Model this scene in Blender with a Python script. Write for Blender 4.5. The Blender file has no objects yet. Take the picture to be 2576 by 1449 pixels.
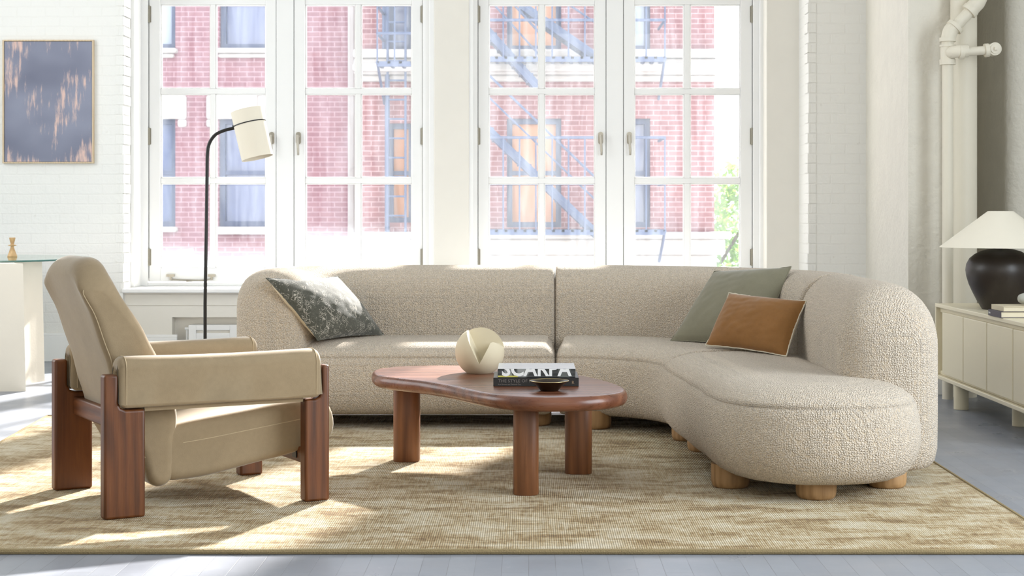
import bpy, bmesh, math, random
from mathutils import Vector, Matrix, noise
R = math.radians
random.seed(7)
sc = bpy.context.scene
COL = sc.collection
# ------------------------------------------------------------------ camera
F, HC, CX, HY = 4200.0, 1.1, 1330.0, 535.0
cd = bpy.data.cameras.new('camera'); cam = bpy.data.objects.new('camera', cd); COL.objects.link(cam)
cam.location = (0, 0, HC); cam.rotation_euler = (R(90), 0, 0)
cd.sensor_width = 36; cd.lens = 36*F/2576
cd.shift_x = -(CX-1288)/2576; cd.shift_y = -(724.5-HY)/2576
cd.clip_start = .1; cd.clip_end = 300
cd.dof.use_dof = True; cd.dof.focus_distance = 6.7; cd.dof.aperture_fstop = 9
sc.camera = cam
# ------------------------------------------------------------------ world, sun, exposure
SUN_EL, SUN_AZ, SUN_E = R(29.5), R(18), 22.0
w = bpy.data.worlds.new('world'); sc.world = w; w.use_nodes = True
bg = w.node_tree.nodes['Background']
bg.inputs[0].default_value = (.84, .92, 1.0, 1); bg.inputs[1].default_value = 2.4
sd = bpy.data.lights.new('sun', 'SUN'); sd.energy = SUN_E; sd.angle = R(1.6); sd.color = (1, .94, .86)
so = bpy.data.objects.new('sun', sd); COL.objects.link(so)
dirv = Vector((-math.sin(SUN_AZ)*math.cos(SUN_EL), -math.cos(SUN_AZ)*math.cos(SUN_EL), -math.sin(SUN_EL)))
so.rotation_euler = dirv.to_track_quat('-Z', 'Y').to_euler(); so.location = (6, 30, 15)
def area(name, loc, rot, sx, sy, e, col=(1, 1, 1)):
    d = bpy.data.lights.new(name, 'AREA'); d.shape = 'RECTANGLE'; d.size = sx; d.size_y = sy; d.energy = e; d.color = col
    o = bpy.data.objects.new(name, d); COL.objects.link(o); o.location = loc; o.rotation_euler = rot; return o
# added fill light far behind the camera, no window modelled there
area('rear_fill_light', (1.0, -3.2, 2.5), (R(90), 0, 0), 8, 3.4, 105, (1, .975, .94))
# added light for an assumed cool source at right, no window modelled there
area('assumed_side_light', (4.3, 4.2, 2.2), (R(90), 0, R(90)), 3.4, 3.0, 290, (.84, .92, 1))
# added fill light by the left wall, brightens window wall and pillar
area('left_fill_light', (-5.9, 8.6, 2.8), (R(90), 0, R(-90)), 3.2, 3.6, 125, (.93, .97, 1))
vs = sc.view_settings
vs.view_transform = 'Standard'; vs.look = 'None'; vs.gamma = 1; vs.use_curve_mapping = False; vs.exposure = 0.24
sc.display_settings.display_device = 'sRGB'
# ------------------------------------------------------------------ helpers
def lin(r, g, b):
    f = lambda c: (c/255)/12.92 if c <= 10 else (((c/255)+.055)/1.055)**2.4
    return (f(r), f(g), f(b), 1)
class NT:
    def __init__(s, name):
        s.m = bpy.data.materials.new(name); s.m.use_nodes = True; s.t = s.m.node_tree
        s.b = s.t.nodes['Principled BSDF']; s.out = s.t.nodes['Material Output']
    def n(s, typ, ins=None, **kw):
        nd = s.t.nodes.new(typ)
        for k, v in kw.items(): setattr(nd, k, v)
        for k, v in (ins or {}).items():
            sk = nd.inputs[k]
            if isinstance(v, bpy.types.NodeSocket): s.t.links.new(v, sk)
            else: sk.default_value = v
        return nd
    def link(s, a, b): s.t.links.new(a, b)
    def coords(s, scale=(1, 1, 1), rot=(0, 0, 0)):
        tc = s.n('ShaderNodeTexCoord')
        return s.n('ShaderNodeMapping', {'Vector': tc.outputs['Object'], 'Scale': scale, 'Rotation': rot}).outputs[0]
    def noise(s, vec, sc_, det=3, rough=.5, dist=0):
        return s.n('ShaderNodeTexNoise', {'Vector': vec, 'Scale': sc_, 'Detail': det, 'Roughness': rough, 'Distortion': dist}).outputs['Fac']
    def ramp(s, fac, stops, interp='LINEAR'):
        r = s.n('ShaderNodeValToRGB', {'Fac': fac}); e = r.color_ramp.elements; r.color_ramp.interpolation = interp
        while len(e) > 1: e.remove(e[0])
        e[0].position = stops[0][0]; e[0].color = stops[0][1]
        for p, c in stops[1:]:
            q = e.new(p); q.color = c
        return r.outputs[0]
    def mix(s, f, a, b, mode='MIX'):
        m = s.n('ShaderNodeMix', data_type='RGBA', blend_type=mode)
        for i, v in ((0, f), (6, a), (7, b)):
            if isinstance(v, bpy.types.NodeSocket): s.t.links.new(v, m.inputs[i])
            else: m.inputs[i].default_value = v
        return m.outputs[2]
    def math(s, op, a, b=0, clamp=False):
        m = s.n('ShaderNodeMath', operation=op, use_clamp=clamp)
        for i, v in ((0, a), (1, b)):
            if isinstance(v, bpy.types.NodeSocket): s.t.links.new(v, m.inputs[i])
            else: m.inputs[i].default_value = v
        return m.outputs[0]
    def bump(s, h, strength=.5, dist=.01, prev=None):
        ins = {'Height': h, 'Strength': strength, 'Distance': dist}
        if prev: ins['Normal'] = prev
        return s.n('ShaderNodeBump', ins).outputs[0]
    def set(s, color=None, rough=None, metal=None, normal=None, sheen=None, spec=None, coat=None):
        b = s.b
        for k, v in (('Base Color', color), ('Roughness', rough), ('Metallic', metal), ('Normal', normal), ('Sheen Weight', sheen), ('Specular IOR Level', spec), ('Coat Weight', coat)):
            if v is None: continue
            if isinstance(v, bpy.types.NodeSocket): s.link(v, b.inputs[k])
            else: b.inputs[k].default_value = v
        return s.m
def BW(v): return (v, v, v, 1)
def plain(name, col, rough=.6, metal=0, bump=None, spec=.5, coat=None, sheen=None, var=.06):
    m = NT(name); v = m.coords()
    nz = m.noise(v, 6, 4)
    c = m.mix(nz, tuple(x*(1-var) for x in col[:3])+(1,), tuple(min(1, x*(1+var)) for x in col[:3])+(1,))
    nm = m.bump(m.noise(v, bump[0], 4), bump[1], bump[2]) if bump else None
    return m.set(c, rough, metal, nm, sheen, spec, coat)
def painted_brick(name, col, dark, strength=1.0, axis='XZ', mortar=.0, bw=.21, bh=.073):
    m = NT(name); tc = m.n('ShaderNodeTexCoord'); sp = m.n('ShaderNodeSeparateXYZ', {0: tc.outputs['Object']})
    cb = m.n('ShaderNodeCombineXYZ', {0: sp.outputs[0 if axis == 'XZ' else 1], 1: sp.outputs[2], 2: 0.0})
    wob = m.n('ShaderNodeTexNoise', {'Vector': tc.outputs['Object'], 'Scale': 5.0, 'Detail': 3.0}).outputs['Color']
    wv = m.n('ShaderNodeVectorMath', {0: wob, 1: (.012, .012, .0)}, operation='MULTIPLY').outputs[0]
    vec = m.n('ShaderNodeVectorMath', {0: cb.outputs[0], 1: wv}, operation='ADD').outputs[0]
    br = m.n('ShaderNodeTexBrick', {'Vector': vec, 'Scale': 1.0, 'Brick Width': bw, 'Row Height': bh, 'Mortar Size': .008, 'Mortar Smooth': .8, 'Color1': BW(1), 'Color2': BW(.8), 'Mortar': BW(0)})
    pits = m.noise(tc.outputs['Object'], 38, 6, .65)
    big = m.noise(tc.outputs['Object'], 9, 5, .6)
    h = m.math('ADD', m.math('MULTIPLY', br.outputs['Fac'], -.26), m.math('MULTIPLY', pits, .8))
    h = m.math('ADD', h, m.math('MULTIPLY', big, 1.0))
    spots = m.ramp(m.noise(tc.outputs['Object'], 21, 3), [(.70, BW(0)), (.76, BW(1))])
    c = m.mix(m.math('MULTIPLY', br.outputs['Fac'], .07+mortar), col, dark)
    c = m.mix(m.math('MULTIPLY', spots, .35), c, dark)
    return m.set(c, .6, 0, m.bump(h, .4*strength, .011))
def wood(name, c1, c2, c3, axis=2, scale=1.0, rough=.4, knots=True, coat=0):
    m = NT(name); s = [14*scale]*3; s[axis] = 1.1*scale
    v = m.coords(tuple(s)); v2 = m.coords(tuple([5*scale if i != axis else .6*scale for i in range(3)]))
    a = m.noise(v, 3, 6, .6, .6)
    wv = m.n('ShaderNodeTexWave', {'Vector': v2, 'Scale': 1.6, 'Distortion': 5.5, 'Detail': 3.0, 'Detail Scale': 1.2}, wave_type='RINGS', rings_direction='SPHERICAL').outputs['Fac']
    fine = m.noise(m.coords(tuple([160*scale if i != axis else 6*scale for i in range(3)])), 1, 3)
    f = m.math('ADD', m.math('MULTIPLY', a, .55), m.math('ADD', m.math('MULTIPLY', wv, .25), m.math('MULTIPLY', fine, .25)))
    c = m.ramp(f, [(.25, c1), (.55, c2), (.85, c3)])
    return m.set(c, m.ramp(fine, [(0, BW(rough)), (1, BW(rough+.15))]), 0, m.bump(fine, .12, .003), coat=coat)
def boucle(name, light, darkc, sc_=150, strength=1.0):
    m = NT(name); v = m.coords()
    wob = m.n('ShaderNodeTexNoise', {'Vector': v, 'Scale': 60.0, 'Detail': 2.0}).outputs['Color']
    vv = m.n('ShaderNodeVectorMath', {0: v, 1: m.n('ShaderNodeVectorMath', {0: wob, 1: (.006, .006, .006)}, operation='MULTIPLY').outputs[0]}, operation='ADD').outputs[0]
    vo = m.n('ShaderNodeTexVoronoi', {'Vector': vv, 'Scale': float(sc_), 'Randomness': .6}, feature='F1')
    d = vo.outputs['Distance']
    big = m.noise(v, 240, 2)
    h = m.math('ADD', m.ramp(d, [(0, BW(1)), (.75, BW(0))], 'EASE'), m.math('MULTIPLY', big, .35))
    cl = m.mix(m.noise(v, 2.2, 3), light, tuple(x*.93 for x in light[:3])+(1,))
    tint = m.mix(m.ramp(vo.outputs['Color'], [(0, BW(0)), (1, BW(1))]), cl, tuple(min(1, x*1.22) for x in light[:3])+(1,))
    c = m.mix(m.ramp(d, [(.25, BW(0)), (.8, BW(1))]), tint, darkc)
    return m.set(c, .95, 0, m.bump(h, strength, .006), sheen=.25, spec=.15)
def velvet(name, col, sheen=.6, var=.10, weave=300):
    m = NT(name); v = m.coords()
    n1 = m.noise(v, 7, 4, .6, .5); n2 = m.noise(v, 60, 3)
    f = m.math('ADD', m.math('MULTIPLY', n1, .7), m.math('MULTIPLY', n2, .3))
    c = m.ramp(f, [(.3, tuple(x*(1-var) for x in col[:3])+(1,)), (.7, tuple(min(1, x*(1+var)) for x in col[:3])+(1,))])
    mm = m.set(c, .85, 0, m.bump(m.noise(v, weave, 2), .25, .002), sheen=sheen, spec=.2)
    m.b.inputs['Sheen Roughness'].default_value = .35
    return mm
class MB:
    def __init__(s): s.v = []; s.f = []
    def add(s, vs_, fs):
        o = len(s.v); s.v += [tuple(p) for p in vs_]; s.f += [tuple(i+o for i in f) for f in fs]; return s
    def box(s, x0, x1, y0, y1, z0, z1, M=None):
        p = [Vector((x, y, z)) for z in (z0, z1) for y in (y0, y1) for x in (x0, x1)]
        if M: p = [M @ q for q in p]
        return s.add(p, [(0, 2, 3, 1), (4, 5, 7, 6), (0, 1, 5, 4), (2, 6, 7, 3), (0, 4, 6, 2), (1, 3, 7, 5)])
    def rings(s, loops, close=True, cap0=True, cap1=True):
        n = len(loops[0]); vs_ = [p for l in loops for p in l]; fs = []
        for a in range(len(loops)-1):
            for i in range(n if close else n-1):
                j = (i+1) % n; fs.append((a*n+i, a*n+j, (a+1)*n+j, (a+1)*n+i))
        if cap0: fs.append(tuple(reversed(range(n))))
        if cap1: fs.append(tuple((len(loops)-1)*n+i for i in range(n)))
        return s.add(vs_, fs)
    def prism(s, poly, z0, z1, bev=0, seg=3):
        # polygon extruded upward, edges rounded by insetting
        lv = []
        if bev:
            for k in range(seg+1):
                a = R(90)*k/seg; lv.append((z0+bev*(1-math.sin(a)), bev*(1-math.cos(a))))
            lv = [(z0+bev*(1-math.cos(R(90)*k/seg)), bev*(1-math.sin(R(90)*k/seg))) for k in range(seg+1)] + \
                 [(z1-bev*(1-math.cos(R(90)*k/seg)), bev*(1-math.sin(R(90)*k/seg))) for k in reversed(range(seg+1))]
        else: lv = [(z0, 0), (z1, 0)]
        return s.rings([[(x, y, z) for x, y in inset_poly(poly, i)] for z, i in lv])
    def lathe(s, prof, c=(0, 0, 0), n=48, M=None, cap0=True, cap1=True):
        loops = []
        for r, z in prof:
            l = [Vector((r*math.cos(2*math.pi*i/n), r*math.sin(2*math.pi*i/n), z)) for i in range(n)]
            l = [(M @ p if M else p)+Vector(c) for p in l]; loops.append(l)
        return s.rings(loops, True, cap0, cap1)
    def tube(s, pts, r, n=12, rads=None, caps=True):
        pts = [Vector(p) for p in pts]; loops = []; up = None
        for i, p in enumerate(pts):
            t = (pts[min(i+1, len(pts)-1)]-pts[max(i-1, 0)]).normalized()
            if up is None: up = t.orthogonal().normalized()
            up = (up-t*up.dot(t)).normalized(); b = t.cross(up); rr = rads[i] if rads else r
            loops.append([p+up*(rr*math.cos(2*math.pi*k/n))+b*(rr*math.sin(2*math.pi*k/n)) for k in range(n)])
        return s.rings(loops, True, caps, caps)
def inset_poly(poly, d):
    if not d: return list(poly)
    n = len(poly); A = sum(poly[i][0]*poly[(i+1) % n][1]-poly[(i+1) % n][0]*poly[i][1] for i in range(n)); sg = 1 if A > 0 else -1
    out = []
    for i in range(n):
        p0, p, p1 = Vector(poly[i-1]), Vector(poly[i]), Vector(poly[(i+1) % n])
        a = (p-p0); b = (p1-p)
        if a.length < 1e-9 or b.length < 1e-9: out.append(tuple(p)); continue
        a.normalize(); b.normalize()
        na = Vector((-a.y, a.x))*sg; nb = Vector((-b.y, b.x))*sg; m = (na+nb)
        if m.length < 1e-6: m = na
        m.normalize(); k = 1/max(.45, m.dot(na)); q = p+m*d*k; out.append((q.x, q.y))
    return out
def catmull(pts, k=8, closed=True):
    n = len(pts); out = []
    for i in range(n if closed else n-1):
        g = (lambda j: Vector(pts[j % n])) if closed else (lambda j: Vector(pts[min(max(j, 0), n-1)]))
        p0, p1, p2, p3 = g(i-1), g(i), g(i+1), g(i+2)
        for a in range(k):
            t = a/k
            out.append(tuple(.5*((2*p1)+(p2-p0)*t+(2*p0-5*p1+4*p2-p3)*t*t+(3*p1-p0-3*p2+p3)*t**3)))
    if not closed: out.append(tuple(pts[-1]))
    return out
def rrect(x0, x1, y0, y1, r, n=5):
    out = []
    for cx, cy, a in ((x1-r, y0+r, -90), (x1-r, y1-r, 0), (x0+r, y1-r, 90), (x0+r, y0+r, 180)):
        for k in range(n+1): out.append((cx+r*math.cos(R(a+90*k/n)), cy+r*math.sin(R(a+90*k/n))))
    return out
MAT = {}
def root_matrix(o):
    while o.parent: o = o.parent
    return Matrix.LocRotScale(o.location, o.rotation_euler, None)
def tag(o, label=None, cat=None, group=None, kind=None):
    if label: o['label'] = label
    if cat: o['category'] = cat
    if group: o['group'] = group
    if kind: o['kind'] = kind
    return o
def build(name, mb, m, parent=None, loc=None, smooth=True, local=False, angle=35, label=None):
    vs_ = [Vector(p) for p in mb.v]
    if parent is not None:
        if not local:
            Mi = root_matrix(parent).inverted(); vs_ = [Mi @ p for p in vs_]
    else:
        if loc is None:
            xs = [p.x for p in vs_]; ys = [p.y for p in vs_]; loc = ((min(xs)+max(xs))/2, (min(ys)+max(ys))/2, min(p.z for p in vs_))
        vs_ = [p-Vector(loc) for p in vs_]
    me = bpy.data.meshes.new(name); me.from_pydata(vs_, [], mb.f); me.validate()
    bm = bmesh.new(); bm.from_mesh(me); bmesh.ops.recalc_face_normals(bm, faces=bm.faces)
    for f in bm.faces: f.smooth = smooth
    if smooth and angle < 180:
        for e in bm.edges:
            if len(e.link_faces) == 2 and e.calc_face_angle(0) > R(angle): e.smooth = False
    ng = [f for f in bm.faces if len(f.verts) > 12]
    if ng: bmesh.ops.triangulate(bm, faces=ng, ngon_method='EAR_CLIP')
    bm.to_mesh(me); bm.free()
    me.materials.append(MAT[m] if isinstance(m, str) else m)
    o = bpy.data.objects.new(name, me); COL.objects.link(o)
    if parent is not None: o.parent = parent
    else: o.location = loc
    if label: o['label'] = label
    return o
def empty(name, loc, rz=0):
    o = bpy.data.objects.new(name, None); COL.objects.link(o); o.location = loc; o.rotation_euler = (0, 0, rz); o.empty_display_size = .1
    return o
def bevel(o, wd, seg=3, ang=40):
    b = o.modifiers.new('bevel', 'BEVEL'); b.width = wd; b.segments = seg; b.limit_method = 'ANGLE'; b.angle_limit = R(ang); b.harden_normals = False
    return o
def text_mesh(body, size, M, name, m, parent, depth=.0006, clip=None, xscale=1.0, local=False, bold=0):
    cu = bpy.data.curves.new('t', 'FONT'); cu.body = body; cu.offset = bold; cu.size = size; cu.extrude = depth; cu.resolution_u = 3
    o = bpy.data.objects.new('t', cu); COL.objects.link(o)
    dg = bpy.context.evaluated_depsgraph_get(); me = bpy.data.meshes.new_from_object(o.evaluated_get(dg))
    bpy.data.objects.remove(o)
    bm = bmesh.new(); bm.from_mesh(me)
    if clip is not None:
        bmesh.ops.bisect_plane(bm, geom=bm.verts[:]+bm.edges[:]+bm.faces[:], plane_co=(0, clip, 0), plane_no=(0, 1, 0), clear_outer=True)
    mb = MB(); bm.verts.index_update()
    mb.add([M @ Vector((v.co.x*xscale, v.co.y, v.co.z)) for v in bm.verts], [[v.index for v in f.verts] for f in bm.faces]); bm.free()
    return build(name, mb, m, parent, smooth=False, local=local)
def gx(px, Y): return (px-CX)*Y/F
def gz(py, Y): return HC-(py-HY)*Y/F
def W(px, py, Y): return Vector((gx(px, Y), Y, gz(py, Y)))
# ------------------------------------------------------------------ materials
MAT['wall'] = painted_brick('painted_brick', lin(240, 239, 234), lin(208, 203, 192))
MAT['wall_side'] = painted_brick('painted_brick_side', lin(240, 239, 234), lin(208, 203, 192), 1.0, 'YZ')
MAT['plaster'] = plain('aged_plaster', lin(228, 222, 204), .6, bump=(24, .5, .01), var=.05)
MAT['pillar'] = plain('pillar_plaster', lin(228, 223, 210), .65, bump=(30, .6, .012), var=.08)
MAT['paint'] = plain('white_paint', lin(243, 243, 241), .35, bump=(14, .1, .004), var=.02)
MAT['panel'] = plain('cream_panel_paint', lin(234, 230, 220), .45, bump=(10, .15, .006), var=.03)
MAT['metal'] = plain('brushed_nickel', lin(176, 170, 158), .35, .9)
MAT['hinge'] = plain('hinge_steel', lin(150, 145, 132), .4, .7)
MAT['gap_shade'] = plain('dark_gap_shade', lin(70, 70, 66), .8)
MAT['black'] = plain('black_metal', lin(32, 31, 30), .4, .2)
MAT['shade'] = plain('linen_shade', lin(236, 229, 212), .85, bump=(300, .2, .002), var=.03)
MAT['shade_in'] = plain('shade_lining', lin(248, 242, 226), .8)
MAT['sofa'] = boucle('boucle', lin(222, 209, 192), lin(182, 165, 142), 160)
MAT['foot'] = wood('oak_foot', lin(138, 104, 66), lin(164, 128, 86), lin(184, 148, 106), 2, 1.3, .5)
MAT['walnut'] = wood('walnut', lin(64, 34, 12), lin(98, 54, 22), lin(120, 72, 33), 2, 1.0, .38)
MAT['walnut_rail'] = wood('walnut_rail', lin(70, 38, 16), lin(104, 60, 30), lin(126, 78, 42), 1, 1.0, .36)
MAT['cherry'] = wood('cherry_leg', lin(84, 49, 25), lin(120, 75, 43), lin(142, 94, 58), 2, .9, .4)
MAT['cherry_top'] = wood('cherry_top', lin(80, 45, 29), lin(112, 67, 46), lin(136, 90, 64), 0, .7, .22)
MAT['chairfab'] = velvet('sand_velvet', lin(150, 132, 105), .4)
MAT['green'] = velvet('sage_linen', lin(124, 120, 101), .35, .08)
MAT['rust'] = velvet('ochre_velvet', lin(134, 94, 52), .35, .10)
MAT['cream'] = velvet('cream_linen', lin(222, 208, 180), .2, .05)
MAT['flange'] = velvet('raw_linen', lin(206, 198, 178), .2, .05)
MAT['console'] = plain('cream_lacquer', lin(232, 222, 194), .38, bump=(8, .05, .002), var=.02)
MAT['vase'] = plain('dark_ceramic', lin(44, 36, 30), .38, bump=(18, .1, .004), var=.2)
MAT['stone'] = plain('grey_stone', lin(176, 176, 166), .7, bump=(60, .2, .003), var=.1)
MAT['sculpt'] = plain('cast_stone', lin(212, 200, 172), .75, bump=(45, .2, .003), var=.06)
MAT['dish'] = plain('dark_bronze', lin(40, 28, 18), .3, .3, var=.2)
MAT['rim'] = plain('brass_rim', lin(190, 170, 120), .3, .6)
MAT['pedestal'] = plain('plaster_pedestal', lin(232, 224, 208), .8, bump=(50, .2, .003), var=.03)
MAT['pine'] = wood('pale_wood', lin(176, 138, 92), lin(206, 168, 118), lin(222, 188, 142), 2, 2, .5)
MAT['blackbook'] = plain('black_cover', lin(24, 24, 26), .35)
MAT['pages'] = plain('book_pages', lin(226, 216, 190), .9, bump=(200, .3, .002))
MAT['greybook'] = plain('slate_cover', lin(82, 76, 82), .6)
MAT['creambook'] = plain('cream_cover', lin(208, 196, 168), .6)
MAT['white'] = plain('white_ink', lin(240, 240, 238), .6)
MAT['greyink'] = plain('grey_ink', lin(118, 112, 108), .6)
MAT['duskink'] = plain('brown_ink', lin(150, 128, 100), .6)
MAT['seamline'] = plain('seam_thread', lin(184, 165, 134), .9)
def mat_jacket():
    m = NT('photo_jacket'); v = m.coords(); sp = m.n('ShaderNodeSeparateXYZ', {0: v})
    st = m.n('ShaderNodeTexWave', {'Vector': m.coords((1, 1, 1)), 'Scale': 60.0}, bands_direction='Z').outputs['Fac']
    blk = m.ramp(m.noise(m.coords((14, 1, 3)), 1, 1), [(.42, lin(150, 152, 150)), (.46, lin(34, 36, 38)), (.6, lin(40, 42, 44)), (.64, lin(96, 100, 96))], 'LINEAR')
    c = m.mix(m.math('MULTIPLY', m.ramp(st, [(.5, BW(0)), (.6, BW(1))]), .35), blk, lin(120, 122, 120))
    return m.set(c, .3)
MAT['jacket'] = mat_jacket()
MAT['glossy_white'] = plain('gloss_cover', lin(205, 208, 212), .22, var=.05)
MAT['yellow'] = plain('yellow_band', lin(206, 196, 96), .4)
def mat_floor():
    m = NT('painted_planks'); tc = m.n('ShaderNodeTexCoord'); sp = m.n('ShaderNodeSeparateXYZ', {0: tc.outputs['Object']})
    cb = m.n('ShaderNodeCombineXYZ', {0: sp.outputs[1], 1: sp.outputs[0], 2: 0.0})
    br = m.n('ShaderNodeTexBrick', {'Vector': cb.outputs[0], 'Scale': 1.0, 'Brick Width': 1.7, 'Row Height': .0835, 'Mortar Size': .0012, 'Mortar Smooth': .3, 'Color1': BW(.2), 'Color2': BW(.9), 'Mortar': BW(0)}, offset=.37)
    nz = m.noise(tc.outputs['Object'], 1.5, 5, .6); sm = m.noise(m.coords((30, 3, 1)), 1, 4)
    base = m.mix(br.outputs['Color'], lin(134, 138, 147), lin(148, 152, 160))
    base = m.mix(m.math('MULTIPLY', nz, .35), base, lin(124, 127, 136))
    worn = m.ramp(m.noise(m.coords((3, 3, 1)), 3, 6, .7), [(.66, BW(0)), (.72, BW(1))])
    base = m.mix(m.math('MULTIPLY', worn, .3), base, lin(222, 222, 220))
    brk = m.ramp(m.noise(m.coords((2, 1.2, 1)), 2, 3), [(.42, BW(.25)), (.6, BW(1))])
    c = m.mix(m.math('MULTIPLY', br.outputs['Fac'], m.math('MULTIPLY', brk, .8)), base, lin(112, 112, 116))
    h = m.math('ADD', m.math('MULTIPLY', br.outputs['Fac'], -1), m.math('MULTIPLY', sm, .12))
    rg = m.ramp(m.noise(tc.outputs['Object'], 4, 5), [(.3, BW(.26)), (.7, BW(.42))])
    return m.set(c, rg, 0, m.bump(h, .35, .003), spec=.5)
MAT['floor'] = mat_floor()
def mat_rug():
    m = NT('woven_wool_rug')
    blot = m.noise(m.coords((1.5, 3.6, 1)), 2.4, 8, .74, .5)
    st = m.noise(m.coords((9, 70, 1)), 1.4, 4, .6); st2 = m.noise(m.coords((90, 7, 1)), 1.2, 3, .6)
    f = m.math('ADD', m.math('MULTIPLY', blot, .66), m.math('ADD', m.math('MULTIPLY', st, .18), m.math('MULTIPLY', st2, .20)))
    c = m.ramp(f, [(.415, lin(124, 94, 46)), (.475, lin(160, 130, 80)), (.525, lin(194, 173, 133)), (.60, lin(216, 203, 176))])
    wv = m.n('ShaderNodeTexWave', {'Vector': m.coords(), 'Scale': 42.0, 'Distortion': 1.2, 'Detail': 2.0, 'Detail Scale': 3.0}, bands_direction='X').outputs['Fac']
    wy = m.n('ShaderNodeTexWave', {'Vector': m.coords(), 'Scale': 34.0, 'Distortion': 2.0, 'Detail': 2.0, 'Detail Scale': 3.0}, bands_direction='Y').outputs['Fac']
    h = m.math('ADD', m.math('ADD', wv, m.math('MULTIPLY', wy, .7)), m.math('MULTIPLY', m.noise(m.coords(), 230, 2), .9))
    c = m.mix(m.math('MULTIPLY', m.ramp(h, [(.6, BW(1)), (1.5, BW(0))]), .25), c, lin(128, 106, 66))
    return m.set(c, .95, 0, m.bump(h, .8, .004), sheen=.3, spec=.1)
MAT['rug'] = mat_rug()
MAT['rug_edge'] = plain('rug_binding', lin(150, 132, 96), .95, bump=(250, 1, .004), var=.15)
def mat_tapestry():
    m = NT('woven_glyph_fabric'); v = m.coords()
    v2 = m.coords((1, 1, 1), (R(20), R(35), R(15)))
    vo = m.n('ShaderNodeTexVoronoi', {'Vector': v2, 'Scale': 30.0, 'Randomness': .9}, feature='F1', distance='MANHATTAN').outputs['Distance']
    line = m.ramp(vo, [(.30, BW(0)), (.33, BW(1)), (.42, BW(1)), (.45, BW(0)), (.66, BW(0)), (.69, BW(1)), (.74, BW(1)), (.77, BW(0))])
    mask = m.ramp(m.noise(v, 18, 3), [(.48, BW(.05)), (.54, BW(1))])
    patch = m.ramp(m.noise(v, 26, 2), [(.66, BW(0)), (.70, BW(1))])
    dots = m.ramp(m.n('ShaderNodeTexVoronoi', {'Vector': v, 'Scale': 110.0}).outputs['Distance'], [(.18, BW(1)), (.3, BW(0))])
    dm = m.ramp(m.noise(v, 11, 2), [(.52, BW(0)), (.58, BW(.8))])
    f = m.math('MAXIMUM', m.math('MULTIPLY', line, mask), m.math('MAXIMUM', m.math('MULTIPLY', patch, .8), m.math('MULTIPLY', dots, dm)))
    base = m.mix(m.noise(v, 120, 2), lin(60, 60, 52), lin(94, 94, 84))
    c = m.mix(f, base, lin(172, 166, 154))
    return m.set(c, .9, 0, m.bump(m.noise(v, 260, 2), .5, .003), sheen=.3, spec=.15)
MAT['tapestry'] = mat_tapestry()
def mat_art():
    m = NT('abstract_canvas'); v = m.coords()
    tc = m.n('ShaderNodeTexCoord'); sp = m.n('ShaderNodeSeparateXYZ', {0: tc.outputs['Object']})
    grad = m.noise(m.coords((1.2, 1, 1.6)), 1.4, 2)
    base = m.ramp(grad, [(.3, lin(112, 115, 134)), (.7, lin(152, 156, 174))])
    stroke = m.noise(m.coords((26, 1, 3.2), (0, R(18), 0)), 1.0, 6, .72)
    zone = m.noise(m.coords((2.6, 1, 1.6)), 1.3, 3, .5)
    low = m.math('MULTIPLY', m.math('SUBTRACT', .2, sp.outputs[2]), 2.2, True)
    f = m.math('ADD', m.math('MULTIPLY', stroke, .8), m.math('ADD', m.math('MULTIPLY', zone, .9), m.math('MULTIPLY', low, .22)))
    f = m.ramp(f, [(.89, BW(0)), (1.0, BW(.95))])
    c = m.mix(f, base, lin(224, 192, 180))
    return m.set(c, .7, 0, m.bump(stroke, .2, .002))
MAT['art'] = mat_art()
MAT['maple'] = wood('maple_frame', lin(196, 172, 138), lin(212, 190, 158), lin(224, 204, 174), 2, 2, .5)
def mat_pane(name, dust, frost=None):
    m = NT(name); t = m.t
    tr = m.n('ShaderNodeBsdfTransparent', {'Color': (.97, .98, 1, 1)})
    tl = m.n('ShaderNodeBsdfTranslucent', {'Color': (.80, .90, 1, 1)})
    gl = m.n('ShaderNodeBsdfGlossy', {'Color': BW(.95), 'Roughness': .02})
    tc = m.n('ShaderNodeTexCoord'); v = tc.outputs['Object']
    streak = m.noise(m.coords((9, 1, 1.2)), 1.2, 5, .6, .6); fine = m.noise(v, 120, 2)
    f = m.math('MULTIPLY', m.ramp(streak, [(.35, BW(dust*.5)), (.7, BW(dust*1.7))]), 1.0)
    if frost:
        z = m.n('ShaderNodeSeparateXYZ', {0: m.n('ShaderNodeNewGeometry').outputs['Position']}).outputs[2]
        zz = m.math('ADD', z, m.math('MULTIPLY', m.noise(v, 45, 3), .10))
        zz = m.math('ADD', zz, m.math('MULTIPLY', m.noise(v, 4, 2), .10))
        g = m.n('ShaderNodeMapRange', {'Value': zz, 'From Min': frost[1]+.1, 'From Max': frost[0]+.1, 'To Min': 0.0, 'To Max': frost[2]}, clamp=True).outputs[0]
        f = m.math('MAXIMUM', f, g)
    f = m.math('ADD', f, m.math('MULTIPLY', m.ramp(fine, [(.62, BW(0)), (.7, BW(1))]), dust*.4))
    a = m.n('ShaderNodeMixShader', {0: f, 1: tr.outputs[0], 2: tl.outputs[0]})
    lw = m.n('ShaderNodeFresnel', {'IOR': 1.45})
    b = m.n('ShaderNodeMixShader', {0: m.math('MULTIPLY', lw.outputs[0], 1.0), 1: a.outputs[0], 2: gl.outputs[0]})
    m.link(b.outputs[0], m.out.inputs[0]); return m.m
MAT['pane'] = mat_pane('dusty_glass', .022)
MAT['pane_frost'] = mat_pane('dusty_glass_frosted_foot', .018, (.80, 1.06, .10))
MAT['pane_low'] = mat_pane('dusty_glass_lightly_frosted_foot', .018, (.72, .95, .07))
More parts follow.
